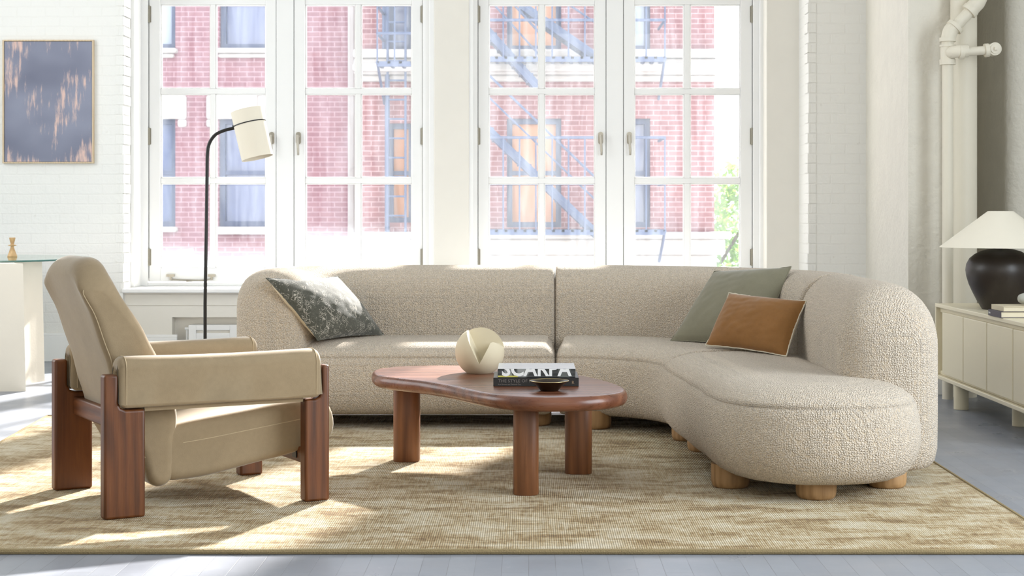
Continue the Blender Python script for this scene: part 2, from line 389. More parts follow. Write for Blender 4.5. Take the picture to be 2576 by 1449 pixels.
def mat_glasstop():
    m = NT('clear_glass_top')
    tr = m.n('ShaderNodeBsdfTransparent', {'Color': (.86, .95, .93, 1)}); gl = m.n('ShaderNodeBsdfGlossy', {'Color': (.95, 1, .98, 1), 'Roughness': .02})
    lw = m.n('ShaderNodeFresnel', {'IOR': 1.5})
    b = m.n('ShaderNodeMixShader', {0: lw.outputs[0], 1: tr.outputs[0], 2: gl.outputs[0]}); m.link(b.outputs[0], m.out.inputs[0]); return m.m
MAT['glasstop'] = mat_glasstop()
m_ = NT('green_glass_edge'); MAT['glassedge'] = m_.set(lin(70, 110, 104), .12, spec=.8)
# outside
def mat_redbrick(name, c1, c2, mortar):
    m = NT(name); tc = m.n('ShaderNodeTexCoord'); sp = m.n('ShaderNodeSeparateXYZ', {0: tc.outputs['Object']})
    cb = m.n('ShaderNodeCombineXYZ', {0: sp.outputs[0], 1: sp.outputs[2], 2: 0.0})
    br = m.n('ShaderNodeTexBrick', {'Vector': cb.outputs[0], 'Scale': 1.0, 'Brick Width': .21, 'Row Height': .072, 'Mortar Size': .009, 'Mortar Smooth': .3, 'Color1': c1, 'Color2': c2, 'Mortar': mortar})
    nz = m.noise(tc.outputs['Object'], .8, 4)
    c = m.mix(m.math('MULTIPLY', nz, .3), br.outputs['Color'], c2)
    return m.set(c, .9, 0, m.bump(br.outputs['Fac'], -.4, .01))
MAT['redbrick'] = mat_redbrick('red_brick', lin(136, 88, 90), lin(122, 76, 80), lin(166, 134, 134))
MAT['redbrick2'] = mat_redbrick('red_brick_left', lin(134, 90, 97), lin(124, 80, 89), lin(158, 126, 132))
MAT['limestone'] = plain('limestone', lin(176, 170, 166), .9, bump=(10, .5, .02), var=.08)
MAT['ironblue'] = plain('blue_grey_iron', lin(72, 84, 112), .6)
MAT['winframe'] = plain('slate_window_frame', lin(66, 76, 104), .6)
MAT['winglass'] = plain('reflecting_window_glass', lin(92, 102, 134), .15, var=.2)
MAT['winblind'] = plain('amber_interior', lin(190, 136, 104), .7, var=.1)
MAT['winpale'] = plain('pale_window_blind', lin(160, 168, 182), .5, var=.1)
MAT['street'] = plain('pale_street', lin(206, 204, 200), .9, bump=(6, .3, .02))
def mat_leaf():
    m = NT('leaves'); c = m.ramp(m.noise(m.coords(), 3, 3), [(.3, lin(96, 132, 80)), (.7, lin(156, 180, 120))])
    tr = m.n('ShaderNodeBsdfTranslucent', {'Color': lin(150, 190, 90)}); m.set(c, .7)
    a = m.n('ShaderNodeMixShader', {0: .4, 1: m.b.outputs[0], 2: tr.outputs[0]}); m.link(a.outputs[0], m.out.inputs[0]); return m.m
MAT['leaf'] = mat_leaf()
MAT['bark'] = plain('bark', lin(110, 96, 84), .9, bump=(20, .6, .02))
# ------------------------------------------------------------------ room shell
CEIL = 5.9
YW, YF = 12.35, 12.85          # brick face of the window wall, casement plane
def struct(name, mb, m, **k):
    o = build(name, mb, m, smooth=k.pop('smooth', False), **k); o['kind'] = 'structure'; return o
struct('floor', MB().box(-6.2, 4.4, -3.4, 13.3, -.1, 0), 'floor', loc=(0, 0, 0))
struct('ceiling', MB().box(-6.2, 4.6, -3.4, 13.4, CEIL, CEIL+.2), 'paint')
xl = gx(308, YW)
struct('wall_left', MB().box(-6.3, -6.1, -3.4, 13.4, 0, CEIL), 'wall_side')
struct('wall_rear', MB().box(-6.3, 4.6, -3.6, -3.4, 0, CEIL), 'plaster')
wb = MB().box(-6.1, xl, YW, 13.4, 0, CEIL)
bm_poly = [(-6.1, YW)]
struct('wall_back', wb, 'wall', loc=(0, YW, 0))
# jagged painted quoin edge of the brick, rising floor to ceiling
q = MB(); z = 0; rnd = random.Random(3)
while z < CEIL-.08:
    q.box(xl-.05, xl+rnd.uniform(.004, .016), YW-.004, YW+.20, z+.003, z+.070); z += .073
struct('trim_1', q, 'wall')
xr0, xr1 = gx(2010, 12.6), gx(2180, 12.15)
XP0, YP = gx(2285, 10.09), 10.09
# right stretch of window wall, then the splayed pillar
struct('wall_right_of_window', MB().box(xr0, xr1+.3, 12.15, 13.4, 0, CEIL), 'wall', loc=(0, 12.15, 0))
q = MB(); z = 0; rnd = random.Random(5)
while z < CEIL-.08:
    q.box(xr0-rnd.uniform(.002, .012), xr0+.05, 12.146, 12.30, z+.003, z+.070); z += .073
struct('trim_2', q, 'wall')
struct('wall_pillar', MB().prism([(XP0, YP), (2.60, YP), (2.60, 12.2), (xr1, 12.2)], 0, CEIL, .012, 2), 'pillar', loc=(0, YP, 0), smooth=True)
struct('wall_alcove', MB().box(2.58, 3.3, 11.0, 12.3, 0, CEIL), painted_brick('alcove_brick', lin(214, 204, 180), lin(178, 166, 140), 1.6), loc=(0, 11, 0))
struct('wall_right', MB().box(4.4, 4.6, -3.4, 10.5, 0, CEIL), 'wall_side', loc=(3.14, 0, 0))
struct('wall_pier', MB().prism([(2.955, 10.3), (4.8, 10.3), (4.8, 12.3), (2.955, 12.3)], 0, CEIL), 'pillar', loc=(3, 10.3, 0)).modifiers.new('b', 'BEVEL').width = .09
bpy.data.objects['wall_pier'].modifiers['b'].segments = 6
for p_ in bpy.data.objects['wall_pier'].data.polygons: p_.use_smooth = True
def baseboard(name, x0, x1, y, h=.209, t=.022):
    m = MB(); m.box(x0, x1, y-t, y, 0, h-.02); m.box(x0, x1, y-t*.6, y, h-.02, h); return bevel(struct(name, m, 'paint'), .004, 2)
baseboard('baseboard_left', -6.1, xl, YW)
baseboard('baseboard_right', XP0, 2.6, YP, .195)
m = MB(); p = Vector((XP0, YP)); r_ = Vector((xr1, 12.15)); dd = (r_-p).normalized(); nn = Vector((-dd.y, dd.x))
if nn.x > 0: nn = -nn
a, b = p+nn*.02, r_+nn*.02
m.prism([(p.x, p.y), (r_.x, r_.y), (b.x, b.y), (a.x, a.y)], 0, .195); struct('baseboard_pillar', m, 'paint')
# under-window apron with a niche, sill
ZS = gz(727, YW-.03)
xA = gx(433, YW+.05); zN = gz(798, YW+.05)
ap = MB()
ap.box(xl, xA, YW+.05, 13.3, 0, zN)
ap.box(xl, xr0, YW+.05, 13.3, zN, gz(768, YW+.05)-.004)
ap.box(xl, xr0, YW+.055, 13.3, gz(768, YW+.05)-.004, gz(768, YW+.05))
ap.box(xl, xr0, YW+.045, 13.3, gz(768, YW+.05), gz(740, YW+.05))
ap.box(xl, xr0, YW+.03, 13.3, gz(740, YW+.05)+.002, ZS-.03)
ap.box(xA, xr0, YW+.15, 13.3, 0, zN)
struct('wall_apron', ap, 'panel')
bevel(struct('trim_3', MB().box(xl, xr0, YW-.025, 13.2, ZS-.03, ZS), 'paint'), .008, 3)
baseboard('baseboard_back', xl, gx(443, YW), YW+.05, .195)
# outer wall closing above/beside the casements
ZT = 5.5
struct('wall_header', MB().box(xl, xr0, YF-.05, 13.4, ZT, CEIL), 'paint')
xc0, xc1 = gx(1092, 12.78), gx(1180, 12.78)
bevel(struct('trim_4', MB().box(xc0, xc1, 12.76, 13.3, ZS, ZT), 'panel'), .006, 2)
bevel(struct('trim_5', MB().box(gx(1928, 12.6), xr0+.02, 12.6, 13.3, ZS, ZT), 'panel'), .006, 2)
bevel(struct('trim_6', MB().box(xl, gx(338, 12.6), 12.6, 13.3, ZS, ZT), 'paint'), .006, 2)

def sash(parent, px0, px1, pxg, hinge_left, handle_px, frosted):
    """one glazed casement, its glass panes, handle and hinges"""
    X = lambda p: gx(p, YF)
    x0, x1 = X(px0), X(px1); zb = gz(708, YF); zt = ZT-.06
    gl, gm0, gm1, gr = [X(p) for p in pxg]
    zp0 = gz(675, YF); rows = [(gz(675, YF), gz(461, YF)), (gz(448, YF), gz(236, YF)), (gz(223, YF), gz(11, YF))]
    zh = rows[0][1]-rows[0][0]; gap = rows[1][0]-rows[0][1]
    z_ = rows[2][1]
    while z_+gap+zh < zt-.05: rows.append((z_+gap, z_+gap+zh)); z_ += gap+zh
    fr = MB(); y0, y1 = YF, YF+.05
    fr.box(x0, gl, y0, y1, zb, zt); fr.box(gr, x1, y0, y1, zb, zt)
    fr.box(gl, gr, y0, y1, zb, rows[0][0]); fr.box(gl, gr, y0, y1, rows[-1][1], zt)
    for a, b in zip(rows, rows[1:]): fr.box(gl, gr, y0+.010, y1, a[1], b[0])
    for a, b in rows:
        fr.box(gm0, gm1, y0+.010, y1, a, b)
        for c0, c1 in ((gl, gm0), (gm1, gr)):   # glazing beads
            e = .009; yb0, yb1 = y0+.022, y1
            fr.box(c0, c0+e, yb0, yb1, a, b).box(c1-e, c1, yb0, yb1, a, b).box(c0, c1, yb0, yb1, a, a+e).box(c0, c1, yb0, yb1, b-e, b)
    s = bevel(build('casement', fr, 'paint', parent, smooth=False), .004, 2)
    gm = MB()
    for a, b in rows:
        for c0, c1 in ((gl, gm0), (gm1, gr)): gm.box(c0+.002, c1-.002, YF+.034, YF+.038, a+.002, b-.002)
    build('glass_pane', gm, frosted, s, smooth=False)
    hx = x0 if hinge_left else x1
    for py in (36, 343, 647):
        zc = gz(py, YF); h = MB(); h.tube([(hx, YF-.008, zc-.066), (hx, YF-.008, zc+.066)], .010, 12)
        h.box(hx-.016, hx+.016, YF-.006, YF+.002, zc-.062, zc+.062)
        for k in (-.022, .022): h.tube([(hx, YF-.008, zc+k-.001), (hx, YF-.008, zc+k+.001)], .0112, 12)
        build('hinge', h, 'hinge', s)
    hxx = X(handle_px); zc = gz(350, YF); hb = MB()
    hb.rings([[(hxx+x, YF-.012 if k else YF, zc+z) for x, z in rrect(-.019, .019, -.04, .055, .018)] for k in (0, 1)])
    hb.tube([(hxx, YF, zc+.02), (hxx, YF-.045, zc+.02)], .011, 12)
    hb.tube(catmull([(hxx, YF-.045, zc+.03), (hxx, YF-.05, zc-.02), (hxx+.004, YF-.052, zc-.09), (hxx+.004, YF-.05, zc-.125)], 4, False), .010, 12, rads=[.012]*5+[.010]*4+[.009]*3+[.007])
    build('handle', hb, 'metal', s)
    return s
def window(name, pl, pr, leafs, mull):
    X = lambda p: gx(p, YF)
    x0, x1 = X(pl), X(pr); zb, zt = ZS, ZT
    f = MB(); y0, y1 = YF-.03, YF+.3
    f.box(x0, X(leafs[0][0])-.004, y0, y1, zb, zt); f.box(X(leafs[1][1])+.004, x1, y0, y1, zb, zt)
    f.box(X(leafs[0][1])+.004, X(leafs[1][0])-.004, YF-.004, YF+.08, zb, zt)
    f.box(x0, x1, y0+.012, y1, zb, gz(711, YF)); f.box(x0, x1, y0, y1, zt-.055, zt+.02)
    f.box(x0-.03, x0+.012, y0-.05, y1, zb, zt); f.box(x1-.012, x1+.03, y0-.05, y1, zb, zt)
    o = build(name, f, 'paint', smooth=False); o['kind'] = 'structure'; bevel(o, .004, 2)
    sl = MB()  # dark strips paint the shade of the gaps around the casements
    for lf in leafs:
        for p in lf: sl.box(X(p)-.004 if p == lf[1] else X(p)-.005, X(p)+.005 if p == lf[1] else X(p)+.004, YF+.012, YF+.02, zb+.06, zt-.06)
    build('gap_shade', sl, 'gap_shade', o, smooth=False)
    return o
w1 = window('window_1', 352, 1085, ((375, 694), (740, 1063)), None)
sash(w1, 375, 694, (403, 529, 541, 668), True, 684, 'pane_low')
sash(w1, 740, 1063, (767, 894, 907, 1036), False, 751, 'pane_frost')
# friction stay on the sill rail of the left casement
st = MB(); yy = YF-.012
st.box(gx(420, YF), gx(440, YF), yy-.01, YF, gz(696, YF), gz(690, YF)); st.box(gx(524, YF), gx(542, YF), yy-.01, YF, gz(696, YF), gz(690, YF))
st.box(gx(428, YF), gx(433, YF), yy-.006, YF, gz(704, YF), gz(694, YF)); st.box(gx(530, YF), gx(536, YF), yy-.006, YF, gz(704, YF), gz(694, YF))
st.tube([(gx(430, YF), yy, gz(703, YF)), (gx(522, YF), yy, gz(706, YF))], .006, 8); st.tube([(gx(470, YF), yy-.01, gz(708, YF)), (gx(532, YF), yy-.01, gz(702, YF))], .005, 8)
build('window_stay', st, 'metal', w1)
w2 = window('window_2', 1187, 1912, ((1203, 1524), (1569, 1892)), None)
sash(w2, 1203, 1524, (1229, 1356, 1369, 1497), True, 1511, 'pane')
sash(w2, 1569, 1892, (1596, 1722, 1736, 1863), False, 1583, 'pane')

# ------------------------------------------------------------------ rug
xr = [(-2.42, 5.40), (1.748*1.0, 5.40)]
RZ = .014
def rugpt(px, py): d = F*(HC-RZ)/(py-HY); return ((px-CX)*d/F, d)
cFL = rugpt(-480, 1383); cFR = rugpt(2702, 1384)
cR = rugpt(2335, 1153); cL = rugpt(108, 1052)
YB = 8.93
fl, fr_ = Vector(cFL), Vector(cFR)
def ext(a, b, y): t = (y-a[1])/(b[1]-a[1]); return (a[0]+(b[0]-a[0])*t, y)
bR = ext(cFR, cR, YB); bL = ext(cFL, cL, YB)
n = 60; outl = []
rn = lambda t, s: .004*noise.noise(Vector((t*9, s, 0)))
for a, b, s in ((cFL, cFR, 1), (cFR, bR, 5), (bR, bL, 9), (bL, cFL, 13)):
    for i in range(n): t = i/n; outl.append((a[0]+(b[0]-a[0])*t, a[1]+(b[1]-a[1])*t+rn(t*3, s)))
rug = build('area_rug', MB().prism(outl, .001, RZ, .006, 3), 'rug', loc=(0, 7, 0))
tag(rug, 'large hand-woven gold and cream wool area rug under the seating', 'rug')
rb = MB(); rb.tube([(x, y, .009) for x, y in outl+outl[:1]], .0095, 8); build('binding', rb, 'rug_edge', rug)

# ------------------------------------------------------------------ sofa
def stroke(path, hw, levels, capA, capB, M=48, nc=9):
    P = [Vector(p) for p in path]; S = [0]
    for a, b in zip(P, P[1:]): S.append(S[-1]+(b-a).length)
    T = S[-1]
    def at(s):
        s = min(max(s, 0), T); i = 0
        while i < len(S)-2 and S[i+1] < s: i += 1
        k = (s-S[i])/max(1e-9, S[i+1]-S[i]); p = P[i].lerp(P[i+1], k)
        i0, i1 = max(0, i-1), min(len(P)-1, i+2); t = (P[i1]-P[i0]).normalized()
        return p, t, hw(s/T)
    loops = []
    for z, ins, eA, eB in levels:
        s0, s1 = capA[0]+eA, T-capB[0]-eB; L, Rr = [], []
        for i in range(M):
            p, t, w_ = at(s0+(s1-s0)*i/(M-1)); nrm = Vector((-t.y, t.x)); ww = max(.004, w_-ins)
            L.append(p+nrm*ww); Rr.append(p-nrm*ww)
        def cap(s, sgn, c, e):
            p, t, w_ = at(s); t = t*sgn; nrm = Vector((-t.y, t.x)); ww = max(.004, w_-ins); o = []
            for k in range(1, nc+1):
                th = R(90-180*k/(nc+1)); cc, ss = math.cos(th), math.sin(th)
                o.append(p+t*c[0]*abs(cc)**(2/c[1])+nrm*ww*math.copysign(abs(ss)**(2/c[1]), ss))
            return o
        loop = L+cap(s1, 1, capB, eB)+list(reversed(Rr))+cap(s0, -1, capA, eA)
        loops.append([(q.x, q.y, z) for q in loop])
    mb = MB(); N = len(loops[0]); mb.rings(loops, True, True, False); o = (len(loops)-1)*N; f = []
    for i in range(M-1): f.append((o+i, o+i+1, o+2*M+nc-2-i, o+2*M+nc-1-i))
    f.append(tuple(o+M-1+k for k in range(nc+2))); f.append(tuple([o+2*M+nc-1+k for k in range(nc+1)]+[o]))
    mb.f += f; return mb
def arc(cx, cy, r, a0, a1, n=24): return [(cx+r*math.cos(R(a0+(a1-a0)*i/n)), cy+r*math.sin(R(a0+(a1-a0)*i/n))) for i in range(n+1)]
SZ0, SZS, SZT = .078, .372, .448
def seat_levels(w0, freeA, freeB):
    pr = [(SZ0, .105), (SZ0+.006, .076), (.10, .048), (.13, .024), (.165, .009), (.215, 0), (.28, .001), (.335, .010), (SZS-.004, .0165), (SZS, .0215), (SZS+.004, .0185), (.395, .034), (.415, .058), (.430, .090), (.440, .130), (.446, .18), (.450, .26), (.451, w0-.01)]
    o = []
    for z, i in pr:
        g = lambda free: min(i, .30) if free else min(i*.45, .045)
        o.append((z, i, g(freeA), g(freeB)))
    return o
BZT, BZM = .812, .56
def back_levels(w0, eA, eB, BZM=.60, ex=2.5):
    pr = [(SZ0-.002, .06, 0), (SZ0+.008, .03, 0), (.11, .012, 0), (.16, .002, 0), (.3, 0, 0), (.45, 0, 0)]
    o = [(z, i, i*.6, i*.6) for z, i, _ in pr]
    for k in range(0, 15):
        a = R(90)*k/14; c = 1-max(0, math.cos(a))**(2/ex)
        o.append((BZM+(BZT-BZM)*math.sin(a)**(2/ex), (w0-.006)*c, eA*c, eB*c))
    return o
CXs, CYs = .14, 7.87
sofa = empty('sectional_sofa', (.3, 8.0, RZ))
tag(sofa, 'curved three-piece sectional sofa in oatmeal boucle on short round oak feet', 'sofa')
# backs
wB = .193; RB = 1.32; g_ = -.006
pL = [(-1.29, 8.38), (-1.30, 8.50), (-1.295, 8.62)]+arc(-.845, 8.74, .45, 180, 90, 16)[1:]+[(-.4, 9.19), (-.1, 9.19), (CXs-g_, 9.19)]
build('backrest', stroke(catmull(pL, 3, False), lambda t: wB, back_levels(wB, .09, .014), (.17, 2.3), (.03, 4.5), 64), 'sofa', sofa, angle=180)
pM = arc(CXs, CYs, RB, 90-.2, .2, 40)
build('backrest', stroke(pM, lambda t: wB, back_levels(wB, .014, .014), (.03, 4.5), (.03, 4.5), 56), 'sofa', sofa, angle=180)
pR = [(CXs+RB, CYs-g_), (CXs+RB, 7.6), (CXs+RB, 7.3), (CXs+RB-.005, 7.0), (CXs+RB-.015, 6.75), (CXs+RB-.03, 6.58)]
build('backrest', stroke(catmull(pR, 8, False), lambda t: wB+.01*t, back_levels(wB, .014, .24, .56, 2.15), (.03, 4.5), (.17, 2.6), 56), 'sofa', sofa, angle=180)
# seats
pL = [(-1.30, 8.745), (CXs-g_, 8.745)]
build('seat', stroke([(-1.30+(CXs-g_+1.30)*i/40, 8.725) for i in range(41)], lambda t: .375, seat_levels(.375, True, False), (.22, 2.4), (.035, 4.0), 56), 'sofa', sofa, angle=180)
pM = arc(CXs, CYs, .855, 90-.3, .3, 40)
build('seat', stroke(pM, lambda t: .375, seat_levels(.375, False, False), (.035, 4.0), (.035, 4.0), 56), 'sofa', sofa, angle=180)
pR = catmull([(.985, CYs-g_), (.99, 7.6), (1.01, 7.3), (1.05, 7.0), (1.095, 6.72), (1.115, 6.5), (1.12, 6.15)], 8, False)
def hwR(t):
    ks = [(0, .372), (.3, .358), (.5, .375), (.7, .41), (1, .425)]
    for (a, x), (b, y) in zip(ks, ks[1:]):
        if t <= b: k = (t-a)/(b-a); k = k*k*(3-2*k); return x+(y-x)*k
    return ks[-1][1]
build('seat', stroke(pR, hwR, seat_levels(.372, False, True), (.035, 4.0), (.42, 2.35), 56), 'sofa', sofa, angle=180)
FZ = RZ
def foot(x, y, r=.077):
    h = SZ0+.03
    build('foot', MB().lathe([(r*.80, RZ), (r*.88, RZ+.003), (r*.95, RZ+.010), (r*.99, RZ+.022), (r, RZ+.04), (r, h)], (x, y, 0), 40), 'foot', sofa)
for x, y in ((1.095, 6.36), (.80, 6.62), (1.42, 6.62), (.80, 7.62), (1.46, 7.6), (.76, 7.98), (.34, 8.42), (.04, 8.56), (-1.12, 8.56), (-1.1, 9.05), (.05, 9.18), (.34, 9.16), (1.44, 8.1)): foot(x, y)

# ------------------------------------------------------------------ pillows
def pillow(name, BL, BR, TR, TL, T, mfront, mback, mpipe, label, bulge=.06, pipe_r=.003, crease=.0, sag=0):
    BL, BR, TR, TL = map(Vector, (BL, BR, TR, TL))
    c = (BL+BR+TR+TL)/4; nrm = (BR-BL).cross(TL-BL).normalized()
    if nrm.y > 0: nrm = -nrm
    base = min(BL.z, BR.z); root = empty(name, (c.x, c.y, base)); tag(root, label, 'pillow')
    n = 36
    def P(u, v, s):
        uu = u*(1-bulge*(1-v*v)*abs(u)**3); vv = v*(1-bulge*(1-u*u)*abs(v)**3)
        a, b = (uu+1)/2, (vv+1)/2; p = BL.lerp(BR, a).lerp(TL.lerp(TR, a), b)
        h = max(0, (1-u*u)*(1-v*v))**.5
        h = h*T*(1+.10*noise.noise(Vector((u*1.7, v*1.7, T*40+s))))
        wr = .004*noise.noise(Vector((u*6, v*6, 3+s)))*(1-max(abs(u), abs(v))**6)
        return p+nrm*(s*h+wr)
    for s, nm, mm in ((1, 'front_panel', mfront), (-1, 'back_panel', mback)):
        g = [[P(-1+2*i/n, -1+2*j/n, s) for i in range(n+1)] for j in range(n+1)]
        f = [(j*(n+1)+i, j*(n+1)+i+1, (j+1)*(n+1)+i+1, (j+1)*(n+1)+i) for j in range(n) for i in range(n)]
        build(nm, MB().add([q for r in g for q in r], f), mm, root, angle=180)
    ed = [P(-1+2*i/n, -1, 0) for i in range(n)]+[P(1, -1+2*i/n, 0) for i in range(n)]+[P(1-2*i/n, 1, 0) for i in range(n)]+[P(-1, 1-2*i/n, 0) for i in range(n)]
    rnd = random.Random(len(label)); ed = [p+Vector((rnd.uniform(-1, 1), rnd.uniform(-1, 1), rnd.uniform(-1, 1)))*pipe_r*.4 for p in ed]
    build('edge_trim', MB().tube(ed+ed[:1], pipe_r, 8), mpipe, root, angle=180)
    return root
pillow('patterned_pillow', W(800, 856, 8.42), W(965, 842, 8.86), W(850, 695, 8.98), W(670, 700, 8.30), .085, 'tapestry', 'cream', 'tapestry',
       'square charcoal pillow with woven line pattern and cream back, left end of sofa')
pillow('green_pillow', W(1687, 857, 8.46), W(1915, 880, 8.02), W(1990, 671, 8.25), W(1797, 682, 8.66), .075, 'green', 'green', 'green',
       'large plain sage green square pillow leaning in the sofa corner')
pillow('lumbar_pillow', W(1775, 868, 8.02), W(1979, 896, 7.56), W(2029, 757, 7.74), W(1834, 737, 8.12), .07, 'rust', 'cream', 'flange',
       'small rectangular ochre velvet lumbar pillow in front of the green pillow', bulge=.05, pipe_r=.0032)

# ------------------------------------------------------------------ coffee table
TZ, TT = .41, .056
tbl = empty('coffee_table', (-.15, 6.9, RZ)); tag(tbl, 'low reddish wood coffee table with curved kidney top on three thick legs', 'table')
OUT = [(-.685, 7.27), (-.672, 7.40), (-.60, 7.50), (-.48, 7.555), (-.31, 7.56), (-.12, 7.50), (.06, 7.36), (.214, 7.13), (.322, 6.88), (.382, 6.62), (.372, 6.43), (.29, 6.30), (.16, 6.235), (.01, 6.235), (-.12, 6.32), (-.22, 6.47), (-.315, 6.66), (-.42, 6.82), (-.53, 6.94), (-.64, 7.08)]
poly = catmull(OUT, 8)
lv = []
for k in range(13):
    a = R(-90+180*k/12); lv.append((TZ-TT/2+TT/2*math.sin(a), .024*(1-math.cos(a))))
tb = MB().rings([[(x, y, z) for x, y in inset_poly(poly, i)] for z, i in lv]); build('tabletop', tb, 'cherry_top', tbl, angle=60)
for cx, cy, hw_, hd in ((gx(1323, 6.45), 6.46, .049, .060), (gx(1023, 7.31), 7.32, .057, .062), (gx(1455, 6.97), 6.98, .056, .062)):
    build('leg', MB().prism(rrect(cx-hw_, cx+hw_, cy-hd, cy+hd, .036, 6), RZ, TZ-TT+.004, .004, 2), 'cherry', tbl)

# sculpture: sphere with a wedge carved out, interlocking quarter discs inside
def carve_sphere(c, r):
    def mk(mb):
        me = bpy.data.meshes.new('tmp'); me.from_pydata([Vector(p) for p in mb.v], [], mb.f)
        bm = bmesh.new(); bm.from_mesh(me); bmesh.ops.recalc_face_normals(bm, faces=bm.faces); bm.to_mesh(me); bm.free()
        o = bpy.data.objects.new('tmp', me); COL.objects.link(o); return o
    prof = [(max(.0005, r*math.cos(R(-90+180*k/48))), r*math.sin(R(-90+180*k/48))) for k in range(49)]
    a = mk(MB().lathe(prof, (0, 0, 0), 72))
    Mx = Matrix.Rotation(R(-10), 4, 'Z') @ Matrix.Rotation(R(-6), 4, 'X')
    L = 2.2
    notch = [(-.64, 1.15), (-.30, .42), (.16, -.52), (.30, -.30), (.42, -.06), (.52, .16), (.58, .34), (.66, .37), (.76, .35), (.88, .26), (1.2, -.05), (1.6, -.05), (1.6, 1.6), (-.64, 1.6)]
    b1 = MB().rings([[Mx @ Vector((x*r, y*r, z*r)) for x, z in notch] for y in (-L, .16)])
    b2 = MB().box(-L*r, L*r, -L*r, L*r, -L*r, -r*.86)
    tools = [mk(b1), mk(b2)]
    for t in tools:
        md = a.modifiers.new('b', 'BOOLEAN'); md.operation = 'DIFFERENCE'; md.object = t; md.solver = 'EXACT'
    dg = bpy.context.evaluated_depsgraph_get(); me = bpy.data.meshes.new_from_object(a.evaluated_get(dg))
    mb = MB().add([v.co+Vector(c) for v in me.vertices], [list(p.vertices) for p in me.polygons])
    for t in tools+[a]: bpy.data.objects.remove(t)
    return mb, Mx
SR = .106; SCc = (gx(1207, 7.19), 7.19, TZ+SR*.86+.0005)
mb, Mx = carve_sphere(SCc, SR)
scu = build('stone_sculpture', mb, 'sculpt', angle=25)
tag(scu, 'round cream stone sculpture with a wedge carved out, on the coffee table', 'sculpture')
# inner leaf of the sculpture: thick quarter disc standing in the notch
q = MB(); pts = [(-.075, -.05), (.165, -.53), (.30, -.30), (.42, -.06), (.52, .16), (.575, .33)]
q.rings([[Mx @ Vector((x*SR, yy*SR, z*SR))+Vector(SCc) for x, z in pts] for yy in (.17, -.05)]); build('inner_leaf', q, 'sculpt', scu, smooth=False)

# books on the coffee table
def book(name, x0, x1, y0, y1, z0, z1, mcov, label, cat='book', group=None, mspine=None, spine='front'):
    r = empty(name, ((x0+x1)/2, (y0+y1)/2, z0)); tag(r, label, cat, group)
    t = .0028; c = MB().box(x0, x1, y0, y1, z0, z0+t).box(x0, x1, y0, y1, z1-t, z1)
    bevel(build('cover', c, mcov, r, smooth=False), .0008, 2)
    s = MB()
    if spine == 'front': s.box(x0, x1, y0-.0005, y0+t, z0, z1)
    else: s.box(x0-.0005, x0+t, y0, y1, z0, z1)
    sp = bevel(build('spine', s, mspine or mcov, r, smooth=False), .0012, 2)
    e = .005
    if spine == 'front': pg = MB().box(x0+e, x1-e, y0+t, y1-e, z0+t, z1-t)
    else: pg = MB().box(x0+t, x1-e, y0+e, y1-e, z0+t, z1-t)
    build('pages', pg, 'pages', r, smooth=False); return r, sp
yb = 6.63
b1x0, b1x1 = gx(1241, yb), gx(1456, yb); b1h = .0345
bk, sp = book('hardcover_book', b1x0, b1x1, yb, yb+.26, TZ+.0005, TZ+b1h, 'blackbook', 'wide black hardcover book with grey serif title, lower of the two on the coffee table')
Mt = lambda x, y, z: Matrix.Translation((x, y, z)) @ Matrix.Rotation(R(90), 4, 'X')
text_mesh('THE STYLE OF MOVEMENT', .0165, Mt(gx(1253, yb), yb-.0012, TZ+.0165), 'title', 'greyink', sp, xscale=1.12)
text_mesh('Ken Browar and Deborah Ory', .0072, Mt(gx(1253, yb), yb-.0012, TZ+.006), 'byline', 'greyink', sp)
text_mesh('R', .018, Mt(gx(1438, yb), yb-.0012, TZ+.010), 'emblem', 'duskink', sp)
y2 = 6.645; b2z = TZ+b1h+.0005
b2x0, b2x1 = gx(1252, y2), gx(1448, y2); b2h = .0335
bk2, sp2 = book('softcover_book', b2x0, b2x1, y2, y2+.255, b2z, b2z+b2h, 'glossy_white', 'thick art book with bold white capitals on its spine, upper on the coffee table', mspine='jacket')
text_mesh('SCARPA', .082, Mt(gx(1262, y2), y2-.0012, b2z+.0065), 'title', 'white', sp2, clip=.0268, xscale=.93, bold=.0022)
build('yellow_band', MB().box(b2x0+.001, gx(1303, y2), y2-.0012, y2, b2z+.001, b2z+.0065), 'yellow', sp2, smooth=False)
# dish
dh = empty('small_dish', (gx(1382, 6.47), 6.47, TZ)); tag(dh, 'small dark bronze dish with a thin pale rim, in front of the book stack', 'dish')
pr = [(.001, 0), (.034, 0), (.037, .004), (.050, .018), (.066, .031), (.0755, .0385), (.0742, .0385), (.064, .030), (.046, .017), (.030, .009), (.001, .0075)]
dm = MB().lathe(pr, (gx(1382, 6.47), 6.47, TZ+.0006), 56)
build('bowl', dm, 'dish', dh, angle=60)
build('rim', MB().tube([(gx(1382, 6.47)+.0752*math.cos(R(a)), 6.47+.0752*math.sin(R(a)), TZ+.0392) for a in range(0, 361, 6)], .0011, 6, caps=False), 'rim', dh)

